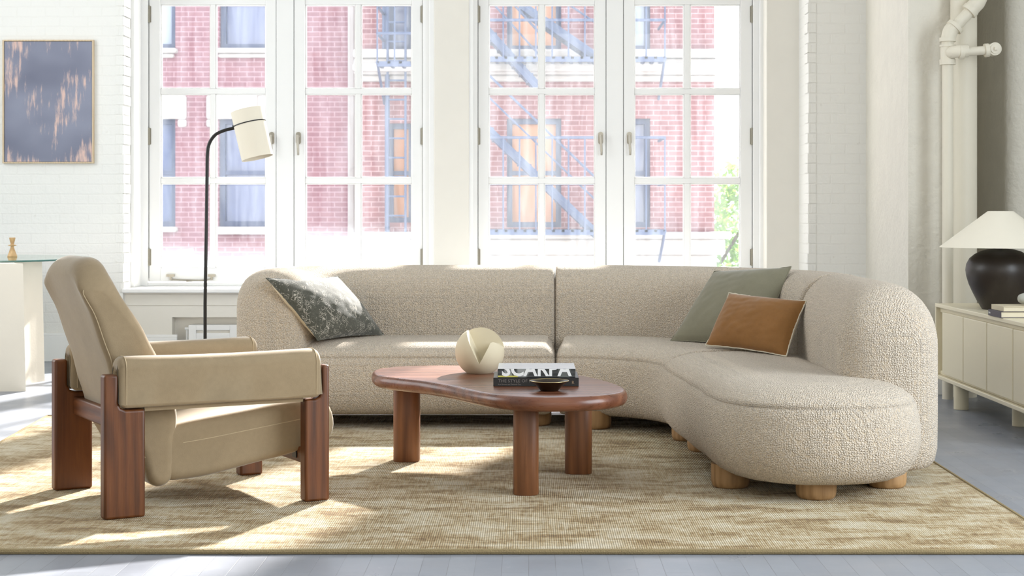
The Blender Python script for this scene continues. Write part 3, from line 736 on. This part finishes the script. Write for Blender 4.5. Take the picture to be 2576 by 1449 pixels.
# ------------------------------------------------------------------ armchair (local axes: x = seat depth, y = across, away from viewer)
AR = R(29.4)
ch = empty('armchair', (-1.496, 5.885, RZ), AR); tag(ch, 'low sand velvet lounge armchair with chunky walnut frame, seen from its side', 'armchair')
CW, CL, PH = .775, .855, .512
def L(name, mb, m, parent=None, **k): return build(name, mb, m, parent or ch, local=True, **k)
PT = .058
def post(t0, back, far=False):
    w_, tw, zc = (.148, .050, .385) if back else (.098, .030, .385)
    if back: pl = [(0, 0), (w_, 0), (w_, zc), (tw+.028, zc), (tw+.010, zc+.008), (tw, zc+.028), (tw, PH), (0, PH)]
    else: pl = [(CL-w_, 0), (CL, 0), (CL, PH), (CL-tw, PH), (CL-tw, zc+.028), (CL-tw-.010, zc+.008), (CL-tw-.028, zc), (CL-w_, zc)]
    m = MB().rings([[(x, t0+yy, z) for x, z in pl] for yy in (0, PT)])
    o = L('post', m, 'walnut', smooth=True, angle=30); bevel(o, .010, 4, 50); return o
for t0 in (0, CW-PT):
    for bk_ in (True, False): post(t0, bk_)
bevel(L('back_rail', MB().box(.072, .128, PT-.004, CW-PT+.004, .295, .365), 'walnut_rail'), .007, 3)
bevel(L('front_rail', MB().box(.775, .800, PT-.004, CW-PT+.004, .135, .195), 'walnut_rail'), .004, 3)
br = MB().box(.770, .776, .13, .17, .150, .178); L('rail_bracket', br, 'black', smooth=False)
# arm pads: an inverted U draped over a rail between the posts
def arm(t0, t1, inner_drop):
    # cross-section in (y, z)
    zt, zb, th = .574, .392, .042
    outer = []
    def arcp(cy, cz, r, a0, a1, n=8): return [(cy+r*math.cos(R(a0+(a1-a0)*i/n)), cz+r*math.sin(R(a0+(a1-a0)*i/n))) for i in range(n+1)]
    r1 = .045
    sec = [(t0, zb+.012)]+arcp(t0+r1, zt-r1, r1, 180, 90)+arcp(t1-r1, zt-r1, r1, 90, 0)+[(t1, zb+.012)]+arcp(t1-.012, zb+.012, .012, 0, -90, 3)+[(t1-th+.01, zb)]+arcp(t1-th+.010, zb+.010, .010, -90, -180, 2)+\
          [(t1-th, zt-.07)]+arcp(t1-th-.012, zt-.070, .012, 0, 90, 3)+arcp(t0+th+.012, zt-.070, .012, 90, 180, 3)+[(t0+th, zb+.012)]+arcp(t0+th-.010, zb+.010, .010, 0, -90, 2)+arcp(t0+.012, zb+.012, .012, -90, -180, 3)
    s0, s1 = .052, CL-.034; lp = []
    rr = .028
    prs = [(s0+rr*(1-math.cos(R(90)*k/4)), rr*(1-math.sin(R(90)*k/4))) for k in range(5)]
    seq = prs+[(s0+.08+(s1-s0-.16)*i/10, 0) for i in range(11)]+[(s1-(a-s0), b) for a, b in reversed(prs)]
    for s, i in seq:
        k = (s-s0)/(s1-s0); dz = .006*math.sin(k*math.pi)*-1
        lp.append([(s, y, z+(dz if z > .5 else 0)) for y, z in inset_poly(sec, i)])
    o = L('arm_pad', MB().rings(lp), 'chairfab', angle=60)
    # seam stitched near each end
    for s in (s0+.024, s1-.024):
        sm = [(s, y, z) for y, z in inset_poly(sec, -.0006)[:20]]
        L('seam', MB().tube(sm, .0016, 6), 'seamline', o)
    return o
arm(-.012, .105, 0); arm(CW-.105, CW+.012, 0)
for t0 in (.018, CW-.038): L('arm_rail', MB().box(.15, CL-.10, t0, t0+.02, .376, .398), 'chairfab', smooth=False)
# upholstered shell: side profile swept along a spine, closed with rounded flanks
def cushion(name, spine, hw, t0, t1, r, capA, capB, topround=0, M=60, nc=11):
    N = 7
    seq = [(t0+r*(1-math.cos(R(90)*i/N)), r*(1-math.sin(R(90)*i/N))) for i in range(N+1)]
    seq = [(t0+.0002, r+.004)]+seq
    mid = [(t0+r+(t1-t0-2*r)*i/16, 0) for i in range(1, 16)]
    seq = seq+mid+[(t0+t1-a, b) for a, b in reversed(seq)]
    mb = stroke(spine, hw, [(t, i, i, i) for t, i in seq], capA, capB, M, nc)
    N_ = 2*M+2*nc; nl = len(seq)
    mb.f = [f for f in mb.f if len(f) != N_]                    # strip-filled flanks instead of one big polygon
    f = []
    for i in range(M-1): f.append((i, i+1, 2*M+nc-2-i, 2*M+nc-1-i))
    f.append(tuple(M-1+k for k in range(nc+2))); f.append(tuple([2*M+nc-1+k for k in range(nc+1)]+[0])); mb.f += f
    zm = max(v[1] for v in mb.v); vv = []
    for x, z, t in mb.v:
        e = min(t-t0, t1-t)
        sh = topround*max(0, 1-e/(topround*1.6))**2.2 if topround else 0
        kz = max(0, min(1, (z-(zm-.35))/.35)); vv.append((x, t, z-sh*kz*kz))
    mb.v = vv
    rings_ = [vv[k*N_:(k+1)*N_] for k in range(nl)]
    return L(name, mb, 'chairfab', angle=180), rings_
def lerp_w(ks):
    def f(t):
        for (a, x), (b, y) in zip(ks, ks[1:]):
            if t <= b: k = (t-a)/(b-a); k = k*k*(3-2*k); return x+(y-x)*k
        return ks[-1][1]
    return f
MS = 60
spB = catmull([(.243, .082), (.236, .16), (.222, .26), (.195, .38), (.155, .50), (.112, .61), (.065, .72), (.022, .82), (-.020, .918)], 8, False)
bc, lpb = cushion('backrest', spB, lerp_w([(0, .038), (.12, .064), (.30, .100), (.45, .098), (.62, .084), (.85, .066), (1, .060)]), .108, CW-.108, .036, (.055, 2.0), (.058, 2.2), topround=.10)
spS = catmull([(.225, .195), (.40, .214), (.60, .244), (.80, .274), (.928, .292)], 10, False)
stc, lps = cushion('seat', spS, lerp_w([(0, .100), (.25, .108), (.6, .102), (1, .090)]), .114, CW-.114, .034, (.06, 2.2), (.075, 2.1))
for ri in (4, len(lpb)-5):
    ou = 1 if ri > 5 else -1
    L('seam', MB().tube([Vector(p)+Vector((-.0008, ou*.001, 0)) for p in lpb[ri][4:MS+3]], .0017, 6), 'seamline', bc)
for tt in (.1140, CW-.114):
    s2 = catmull([(.322, .240), (.42, .250), (.60, .274), (.78, .298), (.860, .308)], 5, False)
    L('seam', MB().tube([(x, tt, z) for x, z in s2], .0016, 6), 'seamline', stc)

# ------------------------------------------------------------------ floor lamp
LX, LY = gx(516, 9.3), 9.3
fl_ = empty('floor_lamp', (LX, LY, 0)); tag(fl_, 'slim black floor lamp with tilted cream drum shade, behind the armchair', 'lamp')
build('base', MB().lathe([(.001, 0), (.125, 0), (.128, .004), (.128, .012), (.124, .016), (.02, .018), (.010, .03)], (LX, LY, .0005), 48), 'black', fl_)
Ss = W(589, 322, LY)
pp = [(LX, LY, .01), (LX, LY, .6), (gx(519, LY), LY, 1.0)]+catmull([W(521, 430, LY), W(522, 385, LY), W(527, 360, LY), W(541, 340, LY), W(562, 329, LY), Ss], 8, False)
build('pole', MB().tube(pp, .0095, 14), 'black', fl_)
ax = Matrix.Rotation(R(-13.5), 4, 'Y') @ Matrix.Rotation(R(-3), 4, 'X')
cS = W(634, 337, LY); hh = .138; rr_ = .089
Msh = Matrix.Translation(cS) @ ax
sh = MB(); sh.rings([[Msh @ Vector((r*math.cos(R(a)), r*math.sin(R(a)), z)) for a in range(0, 360, 6)] for r, z in ((rr_, -hh), (rr_, hh), (rr_-.003, hh+.001), (rr_-.003, -hh+.0005))], True, False, False)
sh.f += [(i, (i+1) % 60, 180+(i+1) % 60, 180+i) for i in range(60)]
s_ = build('lamp_shade', sh, 'shade', fl_)
build('shade_top', MB().rings([[Msh @ Vector(((rr_-.003)*math.cos(R(a)), (rr_-.003)*math.sin(R(a)), z)) for a in range(0, 360, 6)] for z in (hh-.004, hh)]), 'shade', s_)
zb_ = .060
build('band', MB().rings([[Msh @ Vector((r*math.cos(R(a)), r*math.sin(R(a)), z)) for a in range(0, 360, 6)] for r, z in ((rr_+.0003, zb_-.003), (rr_+.0020, zb_-.003), (rr_+.0020, zb_+.003), (rr_+.0003, zb_+.003))], True, False, False), 'black', s_)
build('joint', MB().tube([Ss, Msh @ Vector((-rr_, 0, zb_))], .006, 10).tube([Msh @ Vector((-rr_-.006, 0, zb_)), Msh @ Vector((-rr_+.001, 0, zb_))], .014, 14), 'black', fl_)
# ------------------------------------------------------------------ wall art
ya = YW-.03; ax0, ax1, az0, az1 = gx(6, ya), gx(235, ya), gz(411, ya), gz(100, ya)
art = empty('framed_painting', ((ax0+ax1)/2, ya, az0)); tag(art, 'abstract slate blue and blush painting in thin pale wood frame on the left wall', 'painting')
fw = .010
fm = MB().box(ax0, ax1, ya, YW-.001, az0, az0+fw).box(ax0, ax1, ya, YW-.001, az1-fw, az1).box(ax0, ax0+fw, ya, YW-.001, az0+fw, az1-fw).box(ax1-fw, ax1, ya, YW-.001, az0+fw, az1-fw)
build('frame', fm, 'maple', art, smooth=False)
build('canvas', MB().box(ax0+fw+.002, ax1-fw-.002, ya+.008, YW-.004, az0+fw+.002, az1-fw-.002), 'art', art, smooth=False)
# ------------------------------------------------------------------ glass table, pedestal
GC = (-3.86, 11.12); GZ = .80
gt = empty('glass_table', (GC[0], GC[1], 0)); tag(gt, 'round glass-topped table on a sculptural cream plaster base by the left wall', 'table')
prg = [(.905, GZ-.012), (.914, GZ-.009), (.914, GZ-.003), (.905, GZ)]
build('glass_top', MB().lathe([(.907, GZ-.012), (.907, GZ)], (GC[0], GC[1], 0), 96), 'glasstop', gt, angle=30)
build('glass_edge', MB().lathe([(.907, GZ-.012), (.913, GZ-.010), (.913, GZ-.002), (.907, GZ)], (GC[0], GC[1], 0), 96, cap0=False, cap1=False), 'glassedge', gt)
zt_ = GZ-.0125
def wing(cx, sgn):
    lp = []
    for z in [0]+[zt_*k/16 for k in range(1, 17)]:
        k = z/zt_; o = .018*(1-k)
        prof = [(-3.19, 10.27), (-3.185, 10.30), (-3.225, 10.48), (-3.245, 10.60), (-3.235, 10.74), (-3.20, 10.86), (-3.21, 10.93), (-3.55, 10.97), (-3.75, 10.75), (-3.95, 10.55), (-4.35, 10.42), (-4.38, 10.30), (-4.2, 10.25)]
        lp.append([(x+o*(1 if x > -3.6 else -1), y, z) for x, y in catmull(prof, 3)])
    return MB().rings(lp)
bevel(build('pedestal', wing(0, 1), 'pedestal', gt, angle=45), .006, 2, 60)
cs = (gx(31, 11.35), 11.35, GZ+.0005)
cand = build('candlestick', MB().lathe([(.001, 0), (.032, 0), (.033, .004), (.026, .022), (.016, .050), (.011, .068), (.012, .072), (.028, .076), (.028, .080), (.012, .083), (.011, .088), (.016, .105), (.021, .128), (.019, .131), (.008, .130), (.001, .126)], cs, 36), 'pine')
tag(cand, 'small turned pale wooden candlestick standing on the glass table', 'candlestick')
# ------------------------------------------------------------------ radiator
yr = YW+.02; rx0 = gx(474, yr); rx1 = gx(720, yr); rz1 = gz(818, yr)
rad = empty('radiator', ((rx0+rx1)/2, yr+.05, 0)); tag(rad, 'low white panel radiator with slotted front in the niche under the window', 'radiator')
zs0, zs1 = gz(838, yr), gz(831, yr); sx0, sx1 = gx(493, yr), gx(578, yr)
rm = MB().box(rx0, sx0, yr, yr+.02, .03, rz1).box(sx1, rx1, yr, yr+.02, .03, rz1).box(sx0, sx1, yr, yr+.02, .03, zs0).box(sx0, sx1, yr, yr+.02, zs1, rz1)
rm.box(rx0, rx1, yr+.02, yr+.12, .03, .04).box(rx0, rx1, yr+.02, yr+.12, rz1-.012, rz1).box(rx0, rx0+.012, yr+.02, yr+.12, .04, rz1-.012).box(rx1-.012, rx1, yr+.02, yr+.12, .04, rz1-.012)
bevel(build('panel', rm, 'paint', rad, smooth=False), .003, 2)
fn = MB()
for i in range(16): x = rx0+.04+i*(rx1-rx0-.08)/15; fn.box(x, x+.004, yr+.028, yr+.11, .05, rz1-.02)
build('fins', fn, 'paint', rad, smooth=False)
build('back_plate', MB().box(rx0+.014, rx1-.014, yr+.021, yr+.026, .042, rz1-.014), 'panel', rad, smooth=False)
for fx in (rx0+.05, rx1-.08): build('foot', MB().box(fx, fx+.03, yr+.02, yr+.10, 0, .03), 'paint', rad, smooth=False)
build('valve', MB().tube([(rx0-.035, yr+.05, rz1-.03), (rx0+.002, yr+.05, rz1-.03)], .012, 12).tube([(rx0-.02, yr+.05, 0), (rx0-.02, yr+.05, rz1-.02)], .009, 12), 'paint', rad)
# ------------------------------------------------------------------ column and pipes
MAT['pipe'] = plain('pipe_paint', lin(226, 219, 201), .5, bump=(40, .3, .004), var=.04)
yc = 9.99
col = build('riser_column', MB().tube([(gx(2424, yc), yc, 0), (gx(2424, yc), yc, CEIL)], .078, 40), 'pipe')
tag(col, 'thick round cream-painted floor-to-ceiling column behind the thin heating pipe', 'column')
yp = 9.86
hp = empty('heating_pipe', (gx(2382, yp), yp, 0)); tag(hp, 'thin cream-painted heating pipe with elbow fittings in the right corner', 'pipe')
pxc = 2384
def fit(a, b, r0, name='coupling'): return build(name, MB().tube([a, b], r0, 24), 'pipe', hp)
ex = gx(pxc, yp)
build('riser', MB().tube([(ex, yp, 0), (ex, yp, gz(155, yp))], .032, 28), 'pipe', hp)
fit((ex, yp, gz(163, yp)), (ex, yp, gz(150, yp)), .047)
build('tee', MB().tube([(ex, yp, gz(153, yp)), (ex, yp, gz(118, yp))], .042, 28).tube([(ex, yp, gz(118, yp)), (ex, yp, gz(113, yp))], .047, 28), 'pipe', hp)
fit((ex, yp, gz(115, yp)), (ex, yp, gz(92, yp)), .036, 'nipple')
# branch: elbow toward viewer then right to a capped valve
yv = yp-.07
build('elbow', MB().tube(catmull([(ex+.01, yp, gz(134, yp)), (ex+.02, yv+.02, gz(133, yp)), (ex+.05, yv, gz(132, yp)), (ex+.10, yv, gz(131, yp))], 5, False), .037, 20), 'pipe', hp)
fit(W(2413, 131, yv), W(2424, 131, yv), .042)
build('branch', MB().tube([W(2420, 131, yv), W(2485, 126, yv)], .026, 20), 'pipe', hp)
fit(W(2477, 127, yv), W(2487, 126, yv), .040)
cv = W(2500, 124, yv)
build('elbow', MB().tube([W(2484, 126, yv), cv], .034, 20).tube([cv+Vector((0, .04, 0)), cv+Vector((0, -.03, 0))], .038, 28).tube([cv+Vector((0, -.03, 0)), cv+Vector((0, -.038, 0))], .028, 28).tube([cv+Vector((0, -.038, 0)), cv+Vector((0, -.055, 0))], .012, 4), 'pipe', hp)
# rising diagonal run
e0 = W(2385, 100, yp); e1 = W(2390, 80, yp); e2 = W(2402, 66, yp); 
fit((ex, yp, gz(105, yp)), (ex, yp, gz(95, yp)), .048)
build('elbow', MB().tube(catmull([e0, e1, W(2394, 74, yp), e2], 5, False), .044, 22), 'pipe', hp)
dv = (W(2445, 22, yp)-W(2400, 70, yp)).normalized()
fit(W(2399, 71, yp), W(2399, 71, yp)+dv*.022, .052)
build('diagonal_run', MB().tube([W(2402, 68, yp), W(2440, 28, yp)], .034, 22), 'pipe', hp)
fit(W(2436, 31, yp), W(2436, 31, yp)+dv*.03, .050)
build('elbow', MB().tube(catmull([W(2440, 27, yp), W(2452, 14, yp), W(2460, 4, yp), W(2470, -25, yp), W(2472, -60, yp)], 5, False), .046, 22), 'pipe', hp)
build('riser', MB().tube([W(2472, -55, yp), (gx(2472, yp), yp, CEIL)], .033, 22), 'pipe', hp)
# ------------------------------------------------------------------ sideboard
SX, SY1, SY0, STp, SB = 2.372, 9.75, 7.64, .572, .137
sb = empty('sideboard', (SX+.21, (SY0+SY1)/2, 0)); tag(sb, 'long low cream lacquered sideboard on round legs by the right wall', 'sideboard')
SD = .44; t = .022
cs_ = MB().box(SX, SX+SD, SY0, SY1, STp-t, STp).box(SX, SX+SD, SY0, SY1, SB, SB+t).box(SX, SX+SD, SY1-t, SY1, SB+t, STp-t).box(SX, SX+SD, SY0, SY0+t, SB+t, STp-t).box(SX+SD-.012, SX+SD, SY0+t, SY1-t, SB+t, STp-t)
cs_.box(SX+.040, SX+.05, SY0+t, SY1-t, SB+t, STp-t)
cs_.box(SX+.026, SX+.05, SY0+t, SY1-t, STp-t-.030, STp-t).box(SX+.026, SX+.05, SY0+t, SY1-t, SB+t, SB+t+.022)
bevel(build('body', cs_, 'console', sb, smooth=False), .004, 3)
yd = SY1-.115; dw = .47
while yd-dw > SY0-.03:
    bevel(build('door', MB().box(SX+.012, SX+.034, yd-dw+.006, yd-.006, SB+t+.012, STp-t-.022), 'console', sb, smooth=False), .006, 3)
    yd -= dw
for x, y in ((SX+.045, 9.33), (SX+SD-.06, 9.33), (SX+.16, 8.60), (SX+SD-.06, 8.60), (SX+.045, 7.85), (SX+SD-.06, 7.85)):
    build('leg', MB().lathe([(.039, .0005), (.041, .003), (.041, SB)], (x, y, 0), 36), 'console', sb)
# table lamp
ly = 9.12; lx = gx(2517, ly)
tl = empty('table_lamp', (lx, ly, STp)); tag(tl, 'table lamp with round dark ceramic base and wide cream cone shade on the sideboard', 'lamp')
k = ly/F
vp = [(.001, 0), (.098, 0), (.100, .004)]
zz0 = gz(773, ly)
rad_ = lambda px: (2517-px)*k
prof = [(py, px) for py, px in ((770, 2467), (755, 2458), (735, 2448), (715, 2439), (695, 2433), (680, 2431), (665, 2433), (650, 2441), (640, 2453), (632, 2468), (627, 2486), (625, 2503))]
vp += [(rad_(px), gz(py, ly)-STp) for py, px in prof]+[(.012, gz(624, ly)-STp)]
vp = [(r, max(0, z)) for r, z in vp]
build('base', MB().lathe(vp, (lx, ly, STp+.0005), 64), 'vase', tl, angle=70)
build('neck', MB().tube([(lx, ly, gz(627, ly)), (lx, ly, gz(560, ly))], .008, 12), 'black', tl)
r0, z0_, r1_, z1_ = rad_(2366), gz(622, ly), rad_(2486), gz(531, ly)
shp = MB().lathe([(r0, z0_), (r1_, z1_), (r1_-.004, z1_-.001), (r0-.004, z0_+.0005)], (lx, ly, 0), 80, cap0=False, cap1=False)
shp.f += [(i, (i+1) % 80, 240+(i+1) % 80, 240+i) for i in range(80)]
build('lamp_shade', shp, 'shade', tl)
# books and stone object on the sideboard
by = 8.62
bx = lambda p: gx(p, by)
_, s1p = book('hardcover_book.001', bx(2482), bx(2482)+.30, by-.26, by-.03, STp+.0005, STp+.032, 'greybook', 'slate grey hardcover book with pale lettering, lower of the two on the sideboard', spine='left')
book('hardcover_book.002', bx(2490), bx(2490)+.27, by-.25, by-.03, STp+.0325, STp+.058, 'creambook', 'cream hardcover book under the grey stone object, upper of the two on the sideboard', spine='left')
MtL = lambda x, y, z: Matrix.Translation((x, y, z)) @ Matrix.Rotation(R(-90), 4, 'Z') @ Matrix.Rotation(R(90), 4, 'X')
text_mesh('Studio', .013, MtL(bx(2482)-.0012, by-.04, STp+.012), 'title', 'white', s1p)
so_ = MB().tube(catmull([(gx(2552, by), by-.13, 0), (gx(2564, by), by-.13, 0), (gx(2600, by), by-.13, 0), (gx(2628, by), by-.13, 0)], 8, False), .030, 24)
cz = STp+.0585+.033
loops = []
x0s, x1s = gx(2541, by), gx(2640, by); rs = .034
for i in range(25):
    th = math.pi*i/24; xx = (x0s+x1s)/2-math.cos(th)*(x1s-x0s)/2; rr2 = max(.001, rs*(abs(math.sin(th))**.55))
    loops.append([(xx, by-.14+rr2*1.3*math.cos(R(a)), cz+rr2*math.sin(R(a))) for a in range(0, 360, 12)])
tag(build('stone_object', MB().rings(loops), 'stone'), 'smooth pale grey rounded stone object on top of the sideboard books', 'ornament')

# ------------------------------------------------------------------ outside: street, brick buildings, fire escape, trees
YB1, YB2 = 24.0, 23.6
struct('ground', MB().box(-40, 40, 13.6, 80, -3.6, -3.5), 'street')
struct('wall_outer', MB().box(-6.3, 4.6, 13.3, 13.42, -3.5, 0), 'limestone')
def holed(mb, x0, x1, z0, z1, y0, y1, holes):
    xs = sorted({x0, x1}|{h[0] for h in holes}|{h[1] for h in holes}); zs = sorted({z0, z1}|{h[2] for h in holes}|{h[3] for h in holes})
    for a, b in zip(xs, xs[1:]):
        for c, d in zip(zs, zs[1:]):
            mx, mz = (a+b)/2, (c+d)/2
            if mx < x0 or mx > x1 or any(h[0] < mx < h[1] and h[2] < mz < h[3] for h in holes): continue
            mb.box(a, b, y0, y1, c, d)
    return mb
def facade(name, Y, px0, px1, wins, bandspx, m, label, top=5.6):
    X = lambda p: gx(p, Y); Z = lambda p: gz(p, Y)
    o = empty(name, ((X(px0)+X(px1))/2, Y+2, -3.5)); tag(o, label, 'building')
    holes = [(X(a), X(b), Z(d), Z(c)) for a, b, c, d, *_ in wins]
    build('wall', holed(MB(), X(px0), X(px1), -3.5, top, Y, Y+.35, holes).box(X(px0), X(px1), Y+.35, Y+3, -3.5, top), m, o, smooth=False)
    for (a, b, c, d, gm) in wins:
        x0, x1, z0, z1 = X(a), X(b), Z(d), Z(c); f = .075; fr = MB()
        fr.box(x0, x0+f, Y+.10, Y+.22, z0, z1).box(x1-f, x1, Y+.10, Y+.22, z0, z1).box(x0+f, x1-f, Y+.10, Y+.22, z0, z0+f).box(x0+f, x1-f, Y+.10, Y+.22, z1-f, z1)
        zm = (z0+z1)/2; fr.box(x0+f, x1-f, Y+.12, Y+.22, zm-.03, zm+.03)
        w_ = build('window', fr, 'winframe', o, smooth=False)
        build('pane', MB().box(x0+f, x1-f, Y+.2, Y+.21, z0+f, z1-f), gm, w_, smooth=False)
    for (a, b, c, d, dep) in bandspx: bevel(build('stone_band', MB().box(X(a), X(b), Y-dep, Y+.02, Z(d), Z(c)), 'limestone', o, smooth=False), .03, 2)
    return o
facade('brick_building', YB1, -900, 893,
  [(552, 700, -150, 122, 'winglass'), (330, 441, -150, 122, 'winpale'), (330, 441, 298, 570, 'winglass'), (550, 700, 298, 570, 'winglass'), (-40, 100, -150, 122, 'winglass'), (-40, 100, 298, 570, 'winglass')],
  [(320, 448, 122, 135, .14), (328, 440, 135, 146, .08), (542, 712, 122, 135, .14), (550, 704, 135, 146, .08),
   (320, 470, 240, 300, .06), (448, 470, 300, 320, .06), (520, 730, 240, 300, .06), (520, 544, 300, 320, .06), (600, 650, 232, 305, .10),
   (320, 448, 570, 584, .14), (542, 712, 570, 590, .14), (-900, 880, 655, 720, .12), (875, 893, -300, 600, .03)],
  'redbrick2', 'pink-red brick building with stone lintels outside the left window')
facade('brick_building.001', YB2, 893, 1797,
  [(1275, 1412, -160, 126, 'winblind'), (1275, 1412, 298, 572, 'winblind'), (1560, 1636, -160, 126, 'winpale'), (1560, 1636, 298, 572, 'winglass'), (975, 1040, -160, 126, 'winglass'), (975, 1040, 310, 560, 'winblind')],
  [(893, 1800, 128, 150, .30), (893, 1812, 150, 190, .22), (893, 1826, 165, 185, .38), (893, 1800, 190, 206, .12), (893, 1835, 583, 600, .34), (893, 1820, 600, 640, .24), (893, 1800, 640, 700, .15)],
  'redbrick', 'red brick building with wide stone cornices outside the right window')
# fire escapes
def ladder_stair(mb, a, b, wdt, Y0, Y1, n=10):
    A, B = Vector(a), Vector(b)
    for yy in (Y0, Y1):
        mb.tube([(A.x, yy, A.z), (B.x, yy, B.z)], .065, 6)
    for i in range(1, n):
        p = A.lerp(B, i/n); mb.box(p.x-.1, p.x+.1, Y0, Y1, p.z-.012, p.z+.012)
def fire_escape(name, plats, stairs, posts, label):
    Y0, Y1 = 22.45, YB2-.04
    X = lambda p: gx(p, 22.5); Z = lambda p: gz(p, 22.5)
    o = empty(name, ((X(plats[0][0])+X(plats[0][1]))/2, 23, -.2)); tag(o, label, 'fire escape')
    for a, b, zp, rail in plats:
        m = MB(); x0, x1 = X(a), X(b); zf = Z(zp)
        m.box(x0, x1, Y0, Y0+.05, zf-.07, zf).box(x0, x1, Y1-.05, Y1, zf-.07, zf)
        nn = int((x1-x0)/.12)
        for i in range(nn+1): x = x0+(x1-x0)*i/nn; m.box(x-.02, x+.02, Y0, Y1, zf-.03, zf)
        build('platform', m, 'ironblue', o, smooth=False)
        r = MB(); zt2 = zf+rail
        for zz in (zt2, zf+rail*.5): r.tube([(x0, Y0, zz), (x1, Y0, zz)], .02, 6); r.tube([(x0, Y0, zz), (x0, Y1, zz)], .02, 6); r.tube([(x1, Y0, zz), (x1, Y1, zz)], .02, 6)
        nn = int((x1-x0)/.2)
        for i in range(nn+1): x = x0+(x1-x0)*i/nn; r.tube([(x, Y0, zf), (x, Y0, zt2)], .012, 5)
        for e_ in (x0, x1):
            r.tube([(e_, Y0, zf-.02), (e_, Y1, zf-.5)], .02, 6)
        build('railing', r, 'ironblue', o)
    for i, (a, b) in enumerate(stairs):
        m = MB(); ladder_stair(m, (X(a[0]), 0, Z(a[1])), (X(b[0]), 0, Z(b[1])), .5, Y0+.15, Y0+.6); build('stair', m, 'ironblue', o)
        hr = MB(); hr.tube([(X(a[0]), Y0+.1, Z(a[1])+.75), (X(b[0]), Y0+.1, Z(b[1])+.75)], .018, 6)
        hr.tube([(X(a[0]), Y0+.1, Z(a[1])+.45), (X(b[0]), Y0+.1, Z(b[1])+.45)], .014, 6)
        build('handrail', hr, 'ironblue', o)
    for p, a, b, r in posts:
        build('post', MB().tube([(X(p), Y1-.1, Z(a)), (X(p), Y1-.1, Z(b))], r, 8), 'ironblue', o)
    return o
fire_escape('fire_escape', [(1225, 1512, 143, .98), (1225, 1512, 578, 1.24), ], [((1310, 10), (1512, 150)), ((1190, 290), (1512, 600)), ((1175, 20), (1360, 225))],
            [], 'blue-grey iron fire escape with crossing stairs outside the right window')
fire_escape('fire_escape.001', [(1578, 1672, 143, .98), (1578, 1672, 578, 1.24)], [], [], 'narrow blue-grey iron balcony outside the rightmost casement')
fe = fire_escape('fire_escape.002', [(950, 1037, 155, .75)], [], [(959, -150, 640, .035), (951, -150, 155, .03), (1035, -150, 640, .05)], 'tall iron ladder and posts outside the second casement')
lm = MB()
for i in range(26):
    z = gz(640, 23.3)+i*.27
    if z < 5: lm.tube([(gx(975, 23.3), 23.3, z), (gx(1020, 23.3), 23.3, z)], .014, 5)
for p in (975, 1020): lm.tube([(gx(p, 23.3), 23.3, gz(640, 23.3)), (gx(p, 23.3), 23.3, 5.2)], .018, 6)
build('ladder', lm, 'ironblue', fe)
# tree beyond the building corner
def tree(name, x, y, h, rad, cz0, label, n=700, seed=1):
    rnd = random.Random(seed); o = empty(name, (x, y, -3.5)); tag(o, label, 'tree')
    t_ = MB().tube([(x, y, -3.5), (x+.1, y, -1), (x-.05, y, h-1)], .12, 10, rads=[.16, .12, .06])
    for k in range(7):
        a = rnd.uniform(0, 6.28); t_.tube([(x, y, -1+k*.4), (x+math.cos(a)*rad*.7, y+math.sin(a)*rad*.7, cz0+rnd.uniform(-.5, 1))], .03, 6)
    build('trunk', t_, 'bark', o)
    lf = MB()
    for i in range(n):
        while True:
            p = Vector((rnd.uniform(-1, 1), rnd.uniform(-1, 1), rnd.uniform(-1, 1)))
            if p.length < 1: break
        if noise.noise(p*2.2+Vector((seed, 0, 0))) < -.12: continue
        c = Vector((x+p.x*rad, y+p.y*rad, cz0+p.z*h*.45)); s = rnd.uniform(.05, .09)
        e = Matrix.Rotation(rnd.uniform(0, 6.28), 3, Vector((rnd.uniform(-1, 1), rnd.uniform(-1, 1), rnd.uniform(-1, 1))).normalized())
        lf.add([c+e @ Vector(q) for q in ((-s, 0, 0), (0, -s*.5, s*.1), (s, 0, 0), (0, s*.5, s*.1))], [(0, 1, 2, 3)])
    build('foliage', lf, 'leaf', o, smooth=False)
tree('street_tree', gx(1880, 27), 27, 4.5, 1.0, .0, 'leafy green street tree beyond the corner of the red brick building', 7000, 4)
